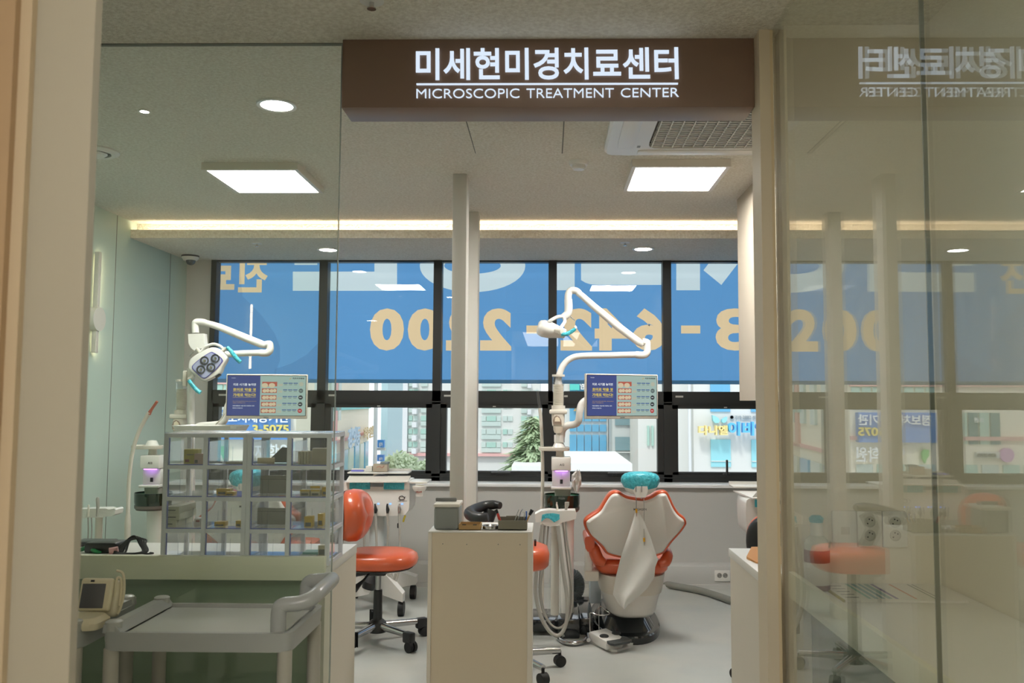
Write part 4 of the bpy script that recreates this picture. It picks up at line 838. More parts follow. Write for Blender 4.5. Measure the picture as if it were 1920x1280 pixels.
# things on its shelves
zsh = P(700, 885, YD+.12).z+.0035; ztb = lambda x, y: P(x, y, YD)
MB().box(P(687, 900, YD+.16).x, P(698.5, 900, YD+.16).x, YD+.13, YD+.19, zsh, P(1000, 875, YD+.15).z, .001).solo('box', m_white, 'small plain white box on the delivery unit shelf', 'box')
t = T('box', P(713, 884, YD+.17), 'small brown printed box beside the white box on the delivery unit shelf', 'box')
MB().box(P(700.5, 900, YD+.16).x, P(727, 900, YD+.16).x, YD+.13, YD+.20, zsh, P(1000, 871, YD+.15).z, .001).build('carton', M('brown carton', (176, 164, 146), .7), t)
MB().box(P(714, 900, YD+.16).x, P(728, 900, YD+.16).x, YD+.128, YD+.205, P(1000, 871, YD+.15).z, P(1000, 867.5, YD+.15).z).build('open_flap', M('grey flap', (120, 130, 132), .6), t)
MB().tube(qd([(706, 876), (712, 874), (716, 877), (720, 873)], YD+.1285), .0015, 6, 3).build('red_print', M('red mark', (190, 110, 90), .6), t)
t = T('bur_rack', P(670, 886, YD+.15), 'row of violet bur holders at the left end of the delivery unit shelf', 'rack')
MB().box(P(659, 900, YD+.15).x, P(682, 900, YD+.15).x, YD+.13, YD+.16, zsh, P(1000, 882.5, YD+.15).z).build('block', M('violet block', (120, 120, 210), .3), t)
for i in range(8): MB().cyl(P(660.5+2.8*i, 883, YD+.145), P(660.5+2.8*i, 880.3, YD+.145), .0028, n=8).build('bur', M('bur', (70, 80, 170), .3), t)
mz = P(714, 897, YD-.02)
MB().loft([sec(mz.x, mz.y, mz.z+z, hx, hy, 2.4) for z, hx, hy in ((.001, .050, .035), (.006, .052, .037), (.018, .044, .032), (.028, .022, .018), (.030, .002, .002))]).solo('computer_mouse', m_dark, 'black computer mouse on the white top board of the delivery unit', 'mouse')
# copy at the right edge of the doorway
d2 = dup(du_, (2.44, -.85, 0), -.03, 'white dental delivery unit partly hidden behind the right frame post')
# ------------------------------------------------------------------ stools
YO = 4.95; hub = P(708, 1160, YO); hub.z = 0
st = T('stool', hub, 'orange wheeled stool with backrest between drawers and beige cabinet', 'stool', 'orange stools')
sz = P(708, 1060, YO).z
MB().loft([sec(hub.x, YO, sz+z, hx, hy, e) for z, hx, hy, e in ((0, .195, .185, 2.6), (.012, .215, .20, 2.6), (.036, .222, .205, 2.6), (.062, .215, .20, 2.5), (.080, .19, .175, 2.4), (.086, .12, .11, 2.2), (.085, .002, .002, 2))]).build('seat', m_org, st, 70)
MB().loft([sec(hub.x, YO, sz+z, hx, hy, 2.6) for z, hx, hy in ((-.008, .19, .18), (-.001, .20, .19))]).build('seat_pan', m_dark, st)
MB().box(hub.x-.05, hub.x+.05, YO-.05, YO+.05, sz-.05, sz-.009, .01).build('tilt_mechanism', m_dark, st)
MB().tube([V((hub.x-.04, YO-.06, sz-.03)), V((hub.x-.06, YO-.10, sz-.06)), V((hub.x-.10, YO-.16, sz-.10))], [.006, .006, .02], 10).build('lever', m_dark, st)
MB().cyl((hub.x, YO, .25), (hub.x, YO, sz-.045), .016).build('gas_piston', M('satin steel', (170, 172, 172), .3, 1), st)
MB().lathe([(.026, .10), (.024, .29), (.020, .293), (.001, .293)], hub).build('gas_cylinder', m_dark, st)
MB().lathe([(.03, .055), (.05, .06), (.054, .085), (.048, .115), (.03, .13), (.001, .13)], hub).build('hub', m_dark, st)
for k in range(5):
    a = radians(-40+72*k); d = V((cos(a), sin(a), 0)); e = hub+d*.285; X = Matrix.Translation(hub) @ Matrix.Rotation(a, 4, 'Z')
    lg = MB().tube([hub+d*.045+V((0, 0, .095)), e+V((0, 0, .085))], [.021, .017], 14).build('leg', m_chrome, st)
    MB().box(.235, .30, -.022, .022, .045, .105, .010, X=X).build('leg_cap', m_dark, lg)
    pd = V((-d.y, d.x, 0)); w_ = e+V((0, 0, .0285))
    cs = MB()
    for s_ in (-1, 1): cs.cyl(w_+pd*.005*s_, w_+pd*.024*s_, .0285, n=22)
    cs.cyl(w_-pd*.006, w_+pd*.006, .012, n=10); cs.cyl(w_, w_+V((0, 0, .03)), .008, n=8)
    cs.build('caster', m_rub, st)
zc_ = (P(1000, 918, YO).z+P(1000, 1015, YO).z)/2; hz = (P(1000, 918, YO).z-P(1000, 1015, YO).z)/2; bxx = hub.x-.135
def disc(x, k): return [V((x+.05*(0 if k > .9 else 0)+ .03*cos(pi*j/20)**2, YO-.02+.185*k*math.copysign(abs(cos(2*pi*j/40))**.85, cos(2*pi*j/40)), zc_+hz*k*math.copysign(abs(sin(2*pi*j/40))**.85, sin(2*pi*j/40)))) for j in range(40)]
MB().loft([disc(bxx-.055, .86), disc(bxx-.05, .95), disc(bxx-.02, 1), disc(bxx+.02, .98), disc(bxx+.045, .88), disc(bxx+.055, .6), disc(bxx+.05, .02)]).build('backrest', m_org, st, 70)
MB().loft([disc(bxx-.085, .6), disc(bxx-.082, .8), disc(bxx-.075, .9), disc(bxx-.052, .955)]).build('backrest_shell', m_dark, st, 60)
MB().tube([V((bxx-.06, YO-.02, zc_-.05)), V((bxx-.085, YO-.02, zc_-.18)), V((bxx-.075, YO-.01, sz-.04)), V((hub.x-.04, YO, sz-.03))], .018, 12, 5).build('backrest_bar', m_dark, st)
s2 = dup(st, V((P(1404, 985, 4.03).x+.215, 4.17, 0))-hub, radians(62), 'orange stool with black backrest shell at the right frame post')
for ch in s2.children:
    if ch.name.startswith(('leg', 'caster')): ch.rotation_euler = (0, 0, radians(42))
Y2 = 4.45; h2 = P(960, 1060, Y2); h2.z = 0
s3 = T('stool', h2, 'orange stool with black curved arm support hidden behind the beige cabinet', 'stool', 'orange stools')
z2 = P(960, 1060, Y2).z
MB().loft([sec(h2.x, Y2, z2+z, hx, hx*.95, 3) for z, hx in ((0, .175), (.012, .187), (.06, .19), (.092, .18), (.104, .15), (.105, .002))]).build('seat', m_org, s3, 60)
MB().tube([P(938, 947.5, 4.56), P(925, 946, 4.58), P(905, 949, 4.56), P(888, 956, 4.48), P(880.5, 962, 4.40), P(887, 968, 4.33), P(902, 970.5, 4.28), P(915, 969, 4.27)], [.018, .024, .026, .028, .03, .028, .026, .02], 14, 6).build('arm_support', m_dark, s3, 60)
MB().tube([P(920, 958, 4.57), P(914, 975, 4.55), P(913, 990, 4.53), V((h2.x-.02, 4.5, z2-.02))], [.035, .034, .034, .03], 14, 4).build('support_post', m_dark, s3, 60)
MB().tube([P(1003.5, 1012, 4.4), P(1003.5, 1022, 4.42)], .006, 8).build('lever', m_dark, s3)
MB().lathe([(.024, .1), (.022, z2-.002), (.001, z2-.002)], h2).build('gas_cylinder', m_dark, s3)
MB().lathe([(.03, .055), (.05, .06), (.05, .11), (.001, .125)], h2).build('hub', m_dark, s3)
for k in range(5):
    a = radians(20+72*k); d = V((cos(a), sin(a), 0)); e = h2+d*.26
    MB().tube([h2+d*.045+V((0, 0, .09)), e+V((0, 0, .08))], [.02, .016], 12).build('leg', m_chrome, s3)
    pd = V((-d.y, d.x, 0)); w_ = e+V((0, 0, .0285)); MB().cyl(w_-pd*.02, w_+pd*.02, .0285, n=20).cyl(w_, w_+V((0, 0, .05)), .008, n=8).build('caster', m_rub, s3)
# wall outlet by the skirting
a, b = P(1340, 1089, 6.425), P(1368.5, 1069, 6.425)
def outlet(name, xa, xb, za, zb, y, rows, cols, label, blank=0):
    t = T(name, ((xa+xb)/2, y, za), label, 'outlet', 'wall outlets')
    w_ = (xb-xa)/(cols+blank)
    for i in range(cols+blank):
        MB().box(xa+w_*i+.001, xa+w_*(i+1)-.001, y-.009, y-.0005, za, zb, .003).build('plate', m_pla, t)
    n = rows*cols
    for i in range(cols):
        for j in range(rows):
            cx = xa+w_*(i+blank+.5); cz = zb-(zb-za)*(.5+j)/rows if rows > 1 else (za+zb)/2
            if rows > 1: cz = zb-(zb-za)*(.30+.37*j)
            if rows == 1 and cols == 1: pass
            r = min(w_, (zb-za)/rows)*.31
            so_ = MB().lathe([(r, -.0001), (r, .0012), (r*.9, .0015), (r*.86, .0006), (.001, .0006)], (cx, y-.009, cz), 26, ax=(0, -1, 0)).build('socket', M('socket grey', (206, 204, 196), .4), t)
            for an in (35, 215, 100): MB().cyl((cx+r*.5*cos(radians(an)), y-.0096, cz+r*.5*sin(radians(an))), (cx+r*.5*cos(radians(an)), y-.0102, cz+r*.5*sin(radians(an))), r*.13, n=10).build('hole', m_dark, so_)
    return t
t = T('outlet', P(1354, 1089, 6.42), 'double wall socket low on the back wall right of the chair', 'outlet', 'wall outlets')
MB().box(a.x, b.x, 6.42, 6.4295, a.z, b.z, .003).build('plate', m_pla, t)
for px in (1349, 1359.8):
    c = P(px, 1078.5, 6.42); r = .018
    so_ = MB().lathe([(r, -.0001), (r, .0012), (r*.86, .0006), (.001, .0006)], c, 26, ax=(0, -1, 0)).build('socket', M('socket grey', (150, 148, 142), .4), t)
    for an in (20, 200): MB().cyl(c+V((r*.45*cos(radians(an)), -.0006, r*.45*sin(radians(an)))), c+V((r*.45*cos(radians(an)), -.0016, r*.45*sin(radians(an)))), r*.16, n=10).build('hole', m_dark, so_)
# ------------------------------------------------------------------ recess behind the right glass
yr = 2.52
t = outlet('wall_outlet', P(1558, 990, yr).x, P(1700, 990, yr).x, P(1630, 1025, yr).z, P(1630, 957, yr).z, yr, 2, 2, 'three gang white socket panel on the wall behind the right glass', blank=1)
MB().box(P(1573, 900, yr).x, P(1589, 900, yr).x, yr-.0098, yr-.009, P(1000, 997, yr).z, P(1000, 983, yr).z).build('data_cover', M('data cover', (204, 200, 190), .4), t)
yb_ = 2.43; c = P(1521, 1080, yb_); c.z = ZC; c.x = max(c.x, .742); hb = P(1000, 975, yb_).z-ZC
bt_ = T('bottle', c, 'translucent white spray bottle with a dark red label behind the right glass', 'bottle')
MB().lathe([(.001, .001), (.031, .001), (.034, .006), (.034, hb*.66), (.030, hb*.74), (.018, hb*.80), (.014, hb*.82), (.001, hb*.82)], c, 30).build('body', M('milky plastic', (214, 216, 206), .25), bt_)
MB().lathe([(.016, hb*.80), (.017, hb*.82), (.017, hb*.96), (.014, hb), (.001, hb)], c, 24).build('cap', m_pla, bt_)
MB().lathe([(.0343, hb*.02), (.0345, hb*.6)], c, 30).build('label', M('dark red label', (112, 54, 58), .5), bt_)
MB().lathe([(.0348, hb*.1), (.0349, hb*.42)], c, 30).build('white_panel', M('label white', (220, 216, 210), .5), bt_)
MB().lathe([(.001, hb), (.018, hb*.999), (.02, hb*1.06), (.012, hb*1.1), (.001, hb*1.1)], c, 20).build('teal_cover', m_teal, bt_)
x0, x1, y0, y1 = .765, 1.085, 2.285, 2.50
t = T('laminated_sheet', ((x0+x1)/2, (y0+y1)/2, ZC), 'printed sheet with coloured stripes lying on the counter behind the right glass', 'sheet')
MB().box(x0, x1, y0, y1, ZC+.0005, ZC+.006).build('board', m_white, t)
MB().box(x0-.001, x0+.004, y0, y1, ZC+.0006, ZC+.0062).build('yellow_edge', M('olive edge', (160, 150, 40), .5), t)
for i, (u, wd, col) in enumerate(((.22, .008, (150, 196, 190)), (.27, .01, (160, 190, 200)), (.33, .008, (150, 180, 190)), (.38, .012, (160, 190, 190)), (.44, .008, (130, 120, 170)), (.60, .005, (214, 150, 120)), (.76, .004, (140, 150, 140)), (.80, .003, (150, 150, 150)))):
    x = x0+(x1-x0)*u; MB().box(x, x+wd, y0+.02, y1-.015, ZC+.006, ZC+.0065).build('stripe', M('stripe', col, .6), t)
for j in range(5): MB().box(x0+.015, x0+.05, y0+.03+.035*j, y0+.036+.035*j, ZC+.006, ZC+.0065).build('text_line', M('grey line', (120, 124, 120), .6), t)
# envelope on the right counter
c = P(1424, 1037, 2.9); zc_ = ZC+.001
MB().loft([[V((.672+.006*k, 2.83, zc_)), V((.80, 2.80, zc_)), V((.80, 2.95, zc_+.03)), V((.665, 2.94, zc_+.012*k)), V((.655, 2.90, zc_+.004))] for k in (0, 1)] and [[V((.668, 2.82, zc_)), V((.80, 2.80, zc_)), V((.80, 2.97, zc_)), V((.69, 2.98, zc_)), V((.655, 2.90, zc_))], [V((.668, 2.82, zc_+.004)), V((.80, 2.80, zc_+.004)), V((.80, 2.97, zc_+.03)), V((.69, 2.98, zc_+.026)), V((.655, 2.90, zc_+.008))]]).solo('envelope', M('orange paper', (214, 150, 84), .7), 'crumpled orange paper envelope on the counter beside the right frame post', 'envelope')
# ------------------------------------------------------------------ clear drawer cabinets on the left counter
YF = 2.725; dp = .185; DX0 = P(305, 900, YF).x; DXm = P(462, 900, YF).x; cw = (DXm-DX0)/2; zd0 = ZC+.0008; zd1 = P(460, 813, YF).z; ch = (zd1-zd0-.012)/4
m_frame = M('grey drawer frame', (228, 229, 236), .35)
db = T('drawer_cabinet', ((DX0+DXm)/2, YF+dp/2, ZC), 'left cabinet of clear plastic drawers in a grey frame on the counter', 'drawer cabinet', 'clear drawer cabinets')
f = MB(); fw = .013; x0, x1 = DX0+.0005, DXm-.0005
for xx in (x0, x0+cw-.0005-fw/2, x1-fw):
    for yy in (YF, YF+dp-.01): f.box(xx, xx+fw, yy, yy+.01, zd0, zd1)
for k in range(5):
    z = zd0+ch*k if k < 4 else zd1-.012
    for yy in (YF+.0005, YF+dp-.0105): f.box(x0, x1, yy, yy+.01, z, z+.0115)
    for xx in (x0, x1-.006): f.box(xx, xx+.006, YF+.01, YF+dp-.01, z, z+.0115)
f.build('frame', m_frame, db)
MB().box(x0, x1, YF+.001, YF+dp-.001, zd1, zd1+.004, .001).build('top_panel', GL('frosted top', (.90, .91, .93), .2, 1.5), db)
for r in range(4):
    for c_ in range(2):
        a = x0+fw+.002+(cw-fw/2)*c_-(.0 if c_ == 0 else .001); b = a+cw-fw*1.5-.001; za = zd0+ch*r+.0125; zb = zd0+ch*(r+1)-.002
        g_ = MB().box(a, b, YF+.003, YF+.005, za, zb).box(a, a+.0015, YF+.005, YF+dp-.012, za, zb-.012).box(b-.0015, b, YF+.005, YF+dp-.012, za, zb-.012).box(a, b, YF+dp-.012, YF+dp-.0105, za, zb-.012).box(a+.0015, b-.0015, YF+.005, YF+dp-.012, za, za+.0015)
        dr = g_.build('drawer', m_clear, db)
        e_ = MB().box(a, a+.0028, YF+.0025, YF+.0055, za, zb).box(a, b, YF+.0025, YF+.0055, za-.0005, za+.0022)  # blue strips imitate light refracted in the clear plastic
        e_.build('refraction_edge', m_rim, dr)
        k_ = MB()
        for i in range(3): k_.box(a+.018+.010*i, a+.0195+.010*i, YF+.05+.03*i, YF+.0515+.03*i, za+.002, za+.052)
        k_.build('divider_rib', GL('rib', (.86, .88, .90), .05, 2), dr)
dup(db, (DXm-DX0, 0, 0), 0, 'right cabinet of clear plastic drawers beside the glass edge on the counter')
def row_z(r): return zd0+ch*(3-r)+.0125+.0018      # r = 0 is the top row
m_cap = M('amber plastic', (206, 170, 60), .35); m_gp = M('grey pouch', (150, 148, 136), .5)
def item(name, x0, x1, y0, row, y, dpt, mat, label, cat, grp=None, parts=()):
    Y = YF+y; zb = row_z(row); zt_ = P((x0+x1)/2, y0, Y).z; xa, xb = P(x0, 900, Y).x, P(x1, 900, Y).x
    t = T(name, ((xa+xb)/2, Y+dpt/2, zb), label, cat, grp)
    MB().box(xa, xb, Y, Y+dpt, zb, zt_, .0015).build('body', mat, t)
    for nm, u0, u1, v0, v1, m in parts: MB().box(xa+(xb-xa)*u0, xa+(xb-xa)*u1, Y-.0006, Y+.0002, zb+(zt_-zb)*v0, zb+(zt_-zb)*v1).build(nm, m, t)
m_ink = M('dull ink', (96, 96, 90), .6)
item('carton', 343, 369.5, 842, 0, .03, .03, M('olive carton', (176, 164, 70), .6), 'olive yellow carton in the top left clear drawer', 'box', 'boxes in the clear drawers', (('red_oval', .1, .4, .12, .3, M('maroon print', (130, 50, 50), .6)), ('print_line', .2, .7, .6, .66, m_ink)))
item('carton', 362.5, 380, 850, 0, .015, .014, M('pinkish carton', (190, 162, 148), .6), 'small pinkish packet leaning before the olive carton', 'box', 'boxes in the clear drawers', (('print_square', .1, .4, .1, .4, m_ink),))
for i, (x0, x1, y0) in enumerate(((312, 338, 958), (311, 339, 971), (310, 333, 984))):
    Y = YF+.02; z0 = row_z(2)+.0215*(2-i); t = T('carton', (P(x0, 900, Y).x, Y, z0), ('white dental carton on top of a stack of three', 'white dental carton in the middle of a stack of three', 'white dental carton at the bottom of a stack of three')[i]+' in a clear drawer', 'box', 'cartons in the third drawer row')
    xa, xb = P(x0, 900, Y).x, P(x1, 900, Y).x
    MB().box(xa, xb, Y, Y+.13, z0, z0+.021, .001).build('carton_body', M('cream carton', (214, 212, 188), .6), t)
    MB().box(xa+.006, xb-.012, Y-.0004, Y+.0002, z0+.008, z0+.011).build('print_line', m_ink, t)
item('carton', 366, 377.5, 972, 2, .03, .04, M('pale carton', (206, 198, 190), .6), 'small pale carton beside the stack of three white cartons', 'box', 'boxes in the clear drawers', (('red_print', .3, .9, .6, .8, M('maroon print', (150, 70, 70), .6)),))
for x0, x1, y0, row, y, lb in ((406, 432, 916, 1, .05, 'amber case behind another amber case in the second drawer row'), (423, 439, 922, 1, .03, 'amber case with dark marks in front in the second drawer row'),
        (404, 424, 978, 2, .04, 'amber edged case lying left in the third drawer row'), (444, 454, 976, 2, .04, 'amber edged case at the right end of its drawer in the third row'),
        (563, 581, 918, 1, .03, 'clear case with amber lid leftmost in the right hand second row drawer'), (583, 600, 918, 1, .03, 'clear case with amber lid in the middle of the right hand second row drawer'), (582, 600, 911, 1, .08, 'amber lid case at the back of the right hand second row drawer'), (604, 616, 913, 1, .05, 'amber and green case rightmost in the second row drawer'),
        (572, 587, 968, 2, .03, 'tall amber bottle case in the right hand third row drawer'), (597, 607, 963, 2, .06, 'amber handled tool case in the right hand third row drawer')):
    item('case', x0, x1, y0, row, y, .03, m_cap if 'lid' not in lb else M('clear amber', (196, 186, 150), .3), lb, 'case', 'small cases in the clear drawers', (('dark_mark', .15, .85, .1, .45, m_ink), ('amber_band', 0, 1, .75, 1, m_cap)))
for x0, x1, y0, row, lb in ((488, 541, 891, 1, 'grey pouch standing in the second row of the right hand drawers'), (484, 541, 952, 2, 'grey pouch standing in the third row of the right hand drawers')):
    item('pouch', x0, x1, y0, row, .09, .006, m_gp, lb, 'pouch', 'grey pouches', (('crease', .0, 1, .78, .8, m_ink),))
item('folder', 584, 617, 840, 0, .06, .03, M('beige folder', (176, 168, 148), .6), 'beige folded packet in the top right clear drawer', 'packet')
for i in range(4): item('booklet', 557.5+5.2*i, 562+5.2*i, 846, 0, .05, .05, M('cream booklet', (196, 190, 166), .6), ('cream booklet leftmost of four in the top right drawer', 'cream booklet second from left in the top right drawer', 'cream booklet third from left in the top right drawer', 'cream booklet next to the beige packet in the top right drawer')[i], 'booklet', 'cream booklets')
Y = YF+.04; zb = row_z(0)
MB().cyl((P(482, 900, Y).x, Y, zb+.010), (P(512, 900, Y).x, Y+.01, zb+.010), .0095).solo('paper_roll', M('cream roll', (206, 192, 156), .6), 'small cream roll lying in the third top drawer', 'roll')
MB().loft([[P(500, 866, Y+.05), P(540, 866, Y+.05), P(540, 839, Y+.09), P(529, 838, Y+.09)], [P(500, 866.5, Y+.053), P(540, 866.5, Y+.053), P(540, 839, Y+.093), P(529, 838, Y+.093)]]).solo('pouch', M('dark folded film', (90, 96, 92), .4), 'dark folded pouch slanting in the third top drawer', 'pouch', 'grey pouches')
MB().box(P(422, 900, Y).x, P(454, 900, Y).x, Y, Y+.05, zb, zb+.006).solo('leaflet', M('grey leaflet', (160, 156, 140), .6), 'thin grey leaflet lying flat in the second top drawer', 'leaflet')
for i in range(3): MB().box(P(561+4*i, 900, YF+.03).x, P(592+3*i, 900, YF+.03).x, YF+.03+.004*i, YF+.09, row_z(3)+.007*i, row_z(3)+.007*i+.0065).solo('case', M('teal case', (120, 170, 160) if i == 2 else (190, 196, 190), .4), ('flat pale case at the bottom of the lowest right drawer stack', 'flat pale case in the middle of the lowest right drawer stack', 'flat teal case on top of the lowest right drawer stack')[i], 'case', 'flat cases')
item('case', 599, 616, 1022, 3, .04, .03, M('clear amber', (196, 186, 150), .3), 'small amber case beside the flat teal case in the lowest drawer', 'case', 'small cases in the clear drawers', (('dark_mark', .1, .9, .3, .7, m_ink),))
# ------------------------------------------------------------------ adapter and cords on the counter
zc = ZC+.0005; k = lambda x, y, z=0: PZ(x, y, zc+z)
YQ = 2.95; a, b = P(171, 900, YQ).x, P(230, 900, YQ).x
t = T('power_adapter', ((a+b)/2, YQ, zc), 'black power adapter brick on the counter at the far left', 'adapter')
MB().box(a, b, YQ-.03, YQ+.05, zc, zc+.034, .006, 3).build('brick', m_dark, t)
MB().tube([V((b, YQ, zc+.02)), V((b+.02, YQ-.02, zc+.024)), V((b+.03, YQ-.05, zc+.006))], .004, 8, 5).build('lead', m_rub, t)
MB().box(P(150, 900, 3.08).x, P(217, 900, 3.08).x, 3.04, 3.12, zc, zc+.018, .006).solo('tablet_case', m_dark, 'flat black pad behind the power adapter on the counter', 'pad')
f = MB(); cxx = P(255, 900, YQ).x
t = T('cord_coil', (cxx, YQ, zc), 'tangled coil of thin black cords on the counter beside the drawers', 'cord')
for i in range(5):
    u = .01*i; f = MB().tube([V((cxx-.045+u, YQ-.05, zc+.006)), V((cxx-.03+u*.6, YQ-.01, zc+.030+.003*i)), V((cxx-.005+u, YQ+.01, zc+.052-.003*i)), V((cxx+.025+u*.5, YQ-.01, zc+.028)), V((cxx+.05+u*.4, YQ-.045, zc+.008)), V((cxx+.0, YQ-.075+u*.4, zc+.005)), V((cxx-.03, YQ-.07, zc+.005+.002*i))], .0032, 8, 6, True).build('loop', m_rub, t)
MB().tube([V((cxx+.05, YQ-.05, zc+.006)), V((cxx+.075, YQ-.06, zc+.005)), V((cxx+.09, YQ-.05, zc+.005)), V((cxx+.075, YQ-.04, zc+.005))], .003, 8, 5).build('loose_end', m_rub, t)
MB().tube([V((cxx-.05, YQ-.065, zc+.012)), V((cxx-.025, YQ-.055, zc+.016))], [.012, .012], 8).build('pink_tag', M('pink tag', (206, 160, 160), .7), t)
MB().tube([k(150, 1031, .008), k(166, 1026, .014), k(178, 1033, .008), k(190, 1035, .006)], [.006, .009, .007, .003], 10, 4).solo('clip', M('green clip', (30, 130, 74), .4), 'green crocodile clip lead before the power adapter', 'clip')
# ------------------------------------------------------------------ utility carts in the hall
Yf, Yb_ = 2.195, 2.52; ZT = .77
xa = P(186, 1182, Yf).x; xb = P(546, 1182, Yf).x
ca = T('utility_cart', ((xa+xb)/2, (Yf+Yb_)/2, 0), 'grey plastic utility cart with push handle standing before the left glass', 'cart', 'utility carts')
def tray(z0, z1, nm):
    f = MB(); xm, ym = (xa+xb)/2, (Yf+Yb_)/2; hx, hy = (xb-xa)/2, (Yb_-Yf)/2
    f.loft([sec(xm, ym, z0, hx-.003, hy-.003, 14, 56), sec(xm, ym, z1, hx, hy, 14, 56), sec(xm, ym, z1, hx-.014, hy-.014, 14, 56), sec(xm, ym, z1-.012, hx-.02, hy-.02, 14, 56)]); f.build(nm, m_grey, ca, 40)
tray(ZT-.047, ZT, 'top_tray'); tray(.36, .40, 'lower_tray')
MB().box(xa+.055, xb-.03, Yf+.016, Yb_-.03, ZT-.0115, ZT-.006, .002).build('tray_mat', M('pale mat', (190, 192, 184), .5), ca)
MB().loft([[V((xa+x, y, ZT+z)) for x, z in ((.004, -.004), (.006, .016), (.034, .018), (.052, -.004))] for y in (Yf+.008, Yb_-.008)]).build('side_rail', m_grey, ca)
for y in (Yf+.026, Yb_-.026): MB().lathe([(.021, -.002), (.021, .021), (.017, .024), (.001, .025)], (xa+.024, y, ZT), 26).build('leg_plug', M('plug grey', (178, 180, 174), .35), ca)
hx0 = P(521, 1170, Yf+.03).x; 
MB().tube([V((hx0, Yf+.035, ZT-.01)), V((hx0, Yf+.035, ZT+.045)), V((hx0+.01, Yf+.037, ZT+.062)), V((hx0+.05, Yf+.045, ZT+.066)), V((hx0+.075, Yf+.06, ZT+.074)), V((hx0+.085, Yf+.10, ZT+.082)), V((hx0+.085, Yb_-.10, ZT+.085)), V((hx0+.075, Yb_-.06, ZT+.082)), V((hx0+.045, Yb_-.045, ZT+.076)), V((hx0+.01, Yb_-.037, ZT+.07)), V((hx0, Yb_-.035, ZT+.05)), V((hx0, Yb_-.035, ZT-.01))], .0195, 18, 6).build('push_handle', M('handle grey', (172, 174, 172), .25), ca, 60)
for x in (xa+.021, xb-.022):
    for y in (Yf+.024, Yb_-.024):
        lg = MB().cyl((x, y, .07), (x, y, ZT-.045), .0185).build('leg', M('leg grey', (178, 174, 162), .4), ca)
        MB().cyl((x-.012, y, .035), (x+.012, y, .035), .035, n=20).cyl((x, y, .03), (x, y, .075), .008, n=8).build('caster', m_rub, lg)
c2 = dup(ca, (-(xb-xa)-.055, .005, 0), pi, 'grey utility cart at the far left carrying a small cream screen device')
# cream apex device
yd = 2.33; z = ZT-.0055; X = lambda px: P(px, 1120, yd).x
yd = 2.30; t = T('apex_locator', (X(185), yd, z), 'small cream tabletop device with grey tilted screen on the far left cart', 'device')
m_cream = M('cream plastic', (222, 212, 182), .4)
R_ = Matrix.Translation((X(172), yd, z)) @ Matrix.Scale(.86, 4) @ Matrix.Rotation(radians(-14), 4, 'X') @ Matrix.Rotation(radians(-6), 4, 'Z')
MB().box(-.055, .052, -.002, .016, .035, .135, .008, 3, X=R_).build('screen_housing', m_cream, t)
MB().box(-.045, .032, -.004, -.001, .045, .118, .003, X=R_).build('screen', M('dead grey screen', (98, 98, 100), .25), t)
MB().box(-.02, -.008, -.0035, -.0015, .123, .129, X=R_).build('badge', m_dark, t)
MB().box(-.045, .062, .017, .055, .02, .130, .012, 3, X=R_).build('back_shell', M('cream shell', (214, 206, 180), .4), t)
MB().loft([sec(X(170), yd-.035, z+h_, .058*k_, .045*k_, 5) for h_, k_ in ((.001, .96), (.006, 1), (.018, 1), (.03, .8))]).build('base', m_cream, t, 40)
kp = MB()
for i in range(6): kp.box(X(166)+.009*i, X(166)+.007+.009*i, yd-.066, yd-.052, z+.019, z+.0225)
kp.build('keypad', M('keypad', (170, 164, 140), .5), t)
MB().tube([V((X(203), yd+.04, z+.13)), V((X(216), yd+.04, z+.12)), V((X(220), yd+.035, z+.07)), V((X(212), yd+.03, z+.02)), V((X(205), yd+.03, z+.06)), V((X(206), yd+.035, z+.11)), V((X(213), yd+.04, z+.10)), V((X(215), yd+.03, z+.04))], .0035, 8, 6).build('cable', m_cream, t)
MB().box(X(120), X(160), yd-.16, yd-.10, z, z+.03, .004).solo('box', M('grey case', (110, 114, 112), .5), 'dark grey case beside the cream device on the far left cart', 'case')
# ------------------------------------------------------------------ the street outside
m_fac = M('white facade', (220, 222, 218), .8); m_fac2 = M('pale facade', (222, 226, 228), .8); m_bei = M('beige facade', (242, 234, 216), .8); m_gw = M('green window', (170, 206, 194), .2); m_gwl = M('pale window', (196, 212, 206), .2); m_bg = M('blue glass', (104, 176, 214), .15); m_pinkb = M('pink band', (226, 176, 172), .7)
def slab(px0, px1, Y, z0, z1, dpt): return P(px0, 754, Y).x, P(px1, 754, Y).x, Y, Y+dpt, z0, z1
def sgn(t, st, Y, r, mat, th=.15, bold=.02, nm='sign_lettering'):
    MB().txt(st, P(r[0], r[3], Y), P(r[1], r[3], Y), P(r[0], r[2], Y), th, bold).build(nm, mat, t)
# apartment tower
YP = 75
t = T('apartment_building', P(860, 900, YP), 'tall white apartment tower with green windows seen beyond the middle panes', 'building', 'buildings across the street')
MB().box(*slab(724, 1012, YP, -14, 16, 14)).build('wall', m_fac, t)
MB().box(*slab(748, 764, YP-.4, -14, 16, .5)).build('wall_strip', m_fac2, t)
MB().box(P(724, 810, YP).x-.3, P(1012, 810, YP).x+.3, YP-.5, YP, P(1000, 855, YP).z, P(1000, 850, YP).z).build('ledge', m_pinkb, t)
cols = ((727, 735, 0), (743, 750, 0), (766, 773, 0), (775, 783, 0), (789, 801, 0), (903, 911, 1), (912.5, 930, 0), (931.5, 939, 1), (943, 951, 0), (952, 961, 1), (977, 988, 0), (989, 996, 1), (1001, 1010, 0))
for r in range(6):
    y0 = 706+24.6*r
    for a, b, pale in cols:
        MB().box(P(a, 810, YP).x, P(b, 810, YP).x, YP-.12, YP+.05, P(1000, y0+9.5, YP).z, P(1000, y0, YP).z).build('window', m_gwl if (pale or (r*3+int(a)) % 4 == 0) else m_gw, t)
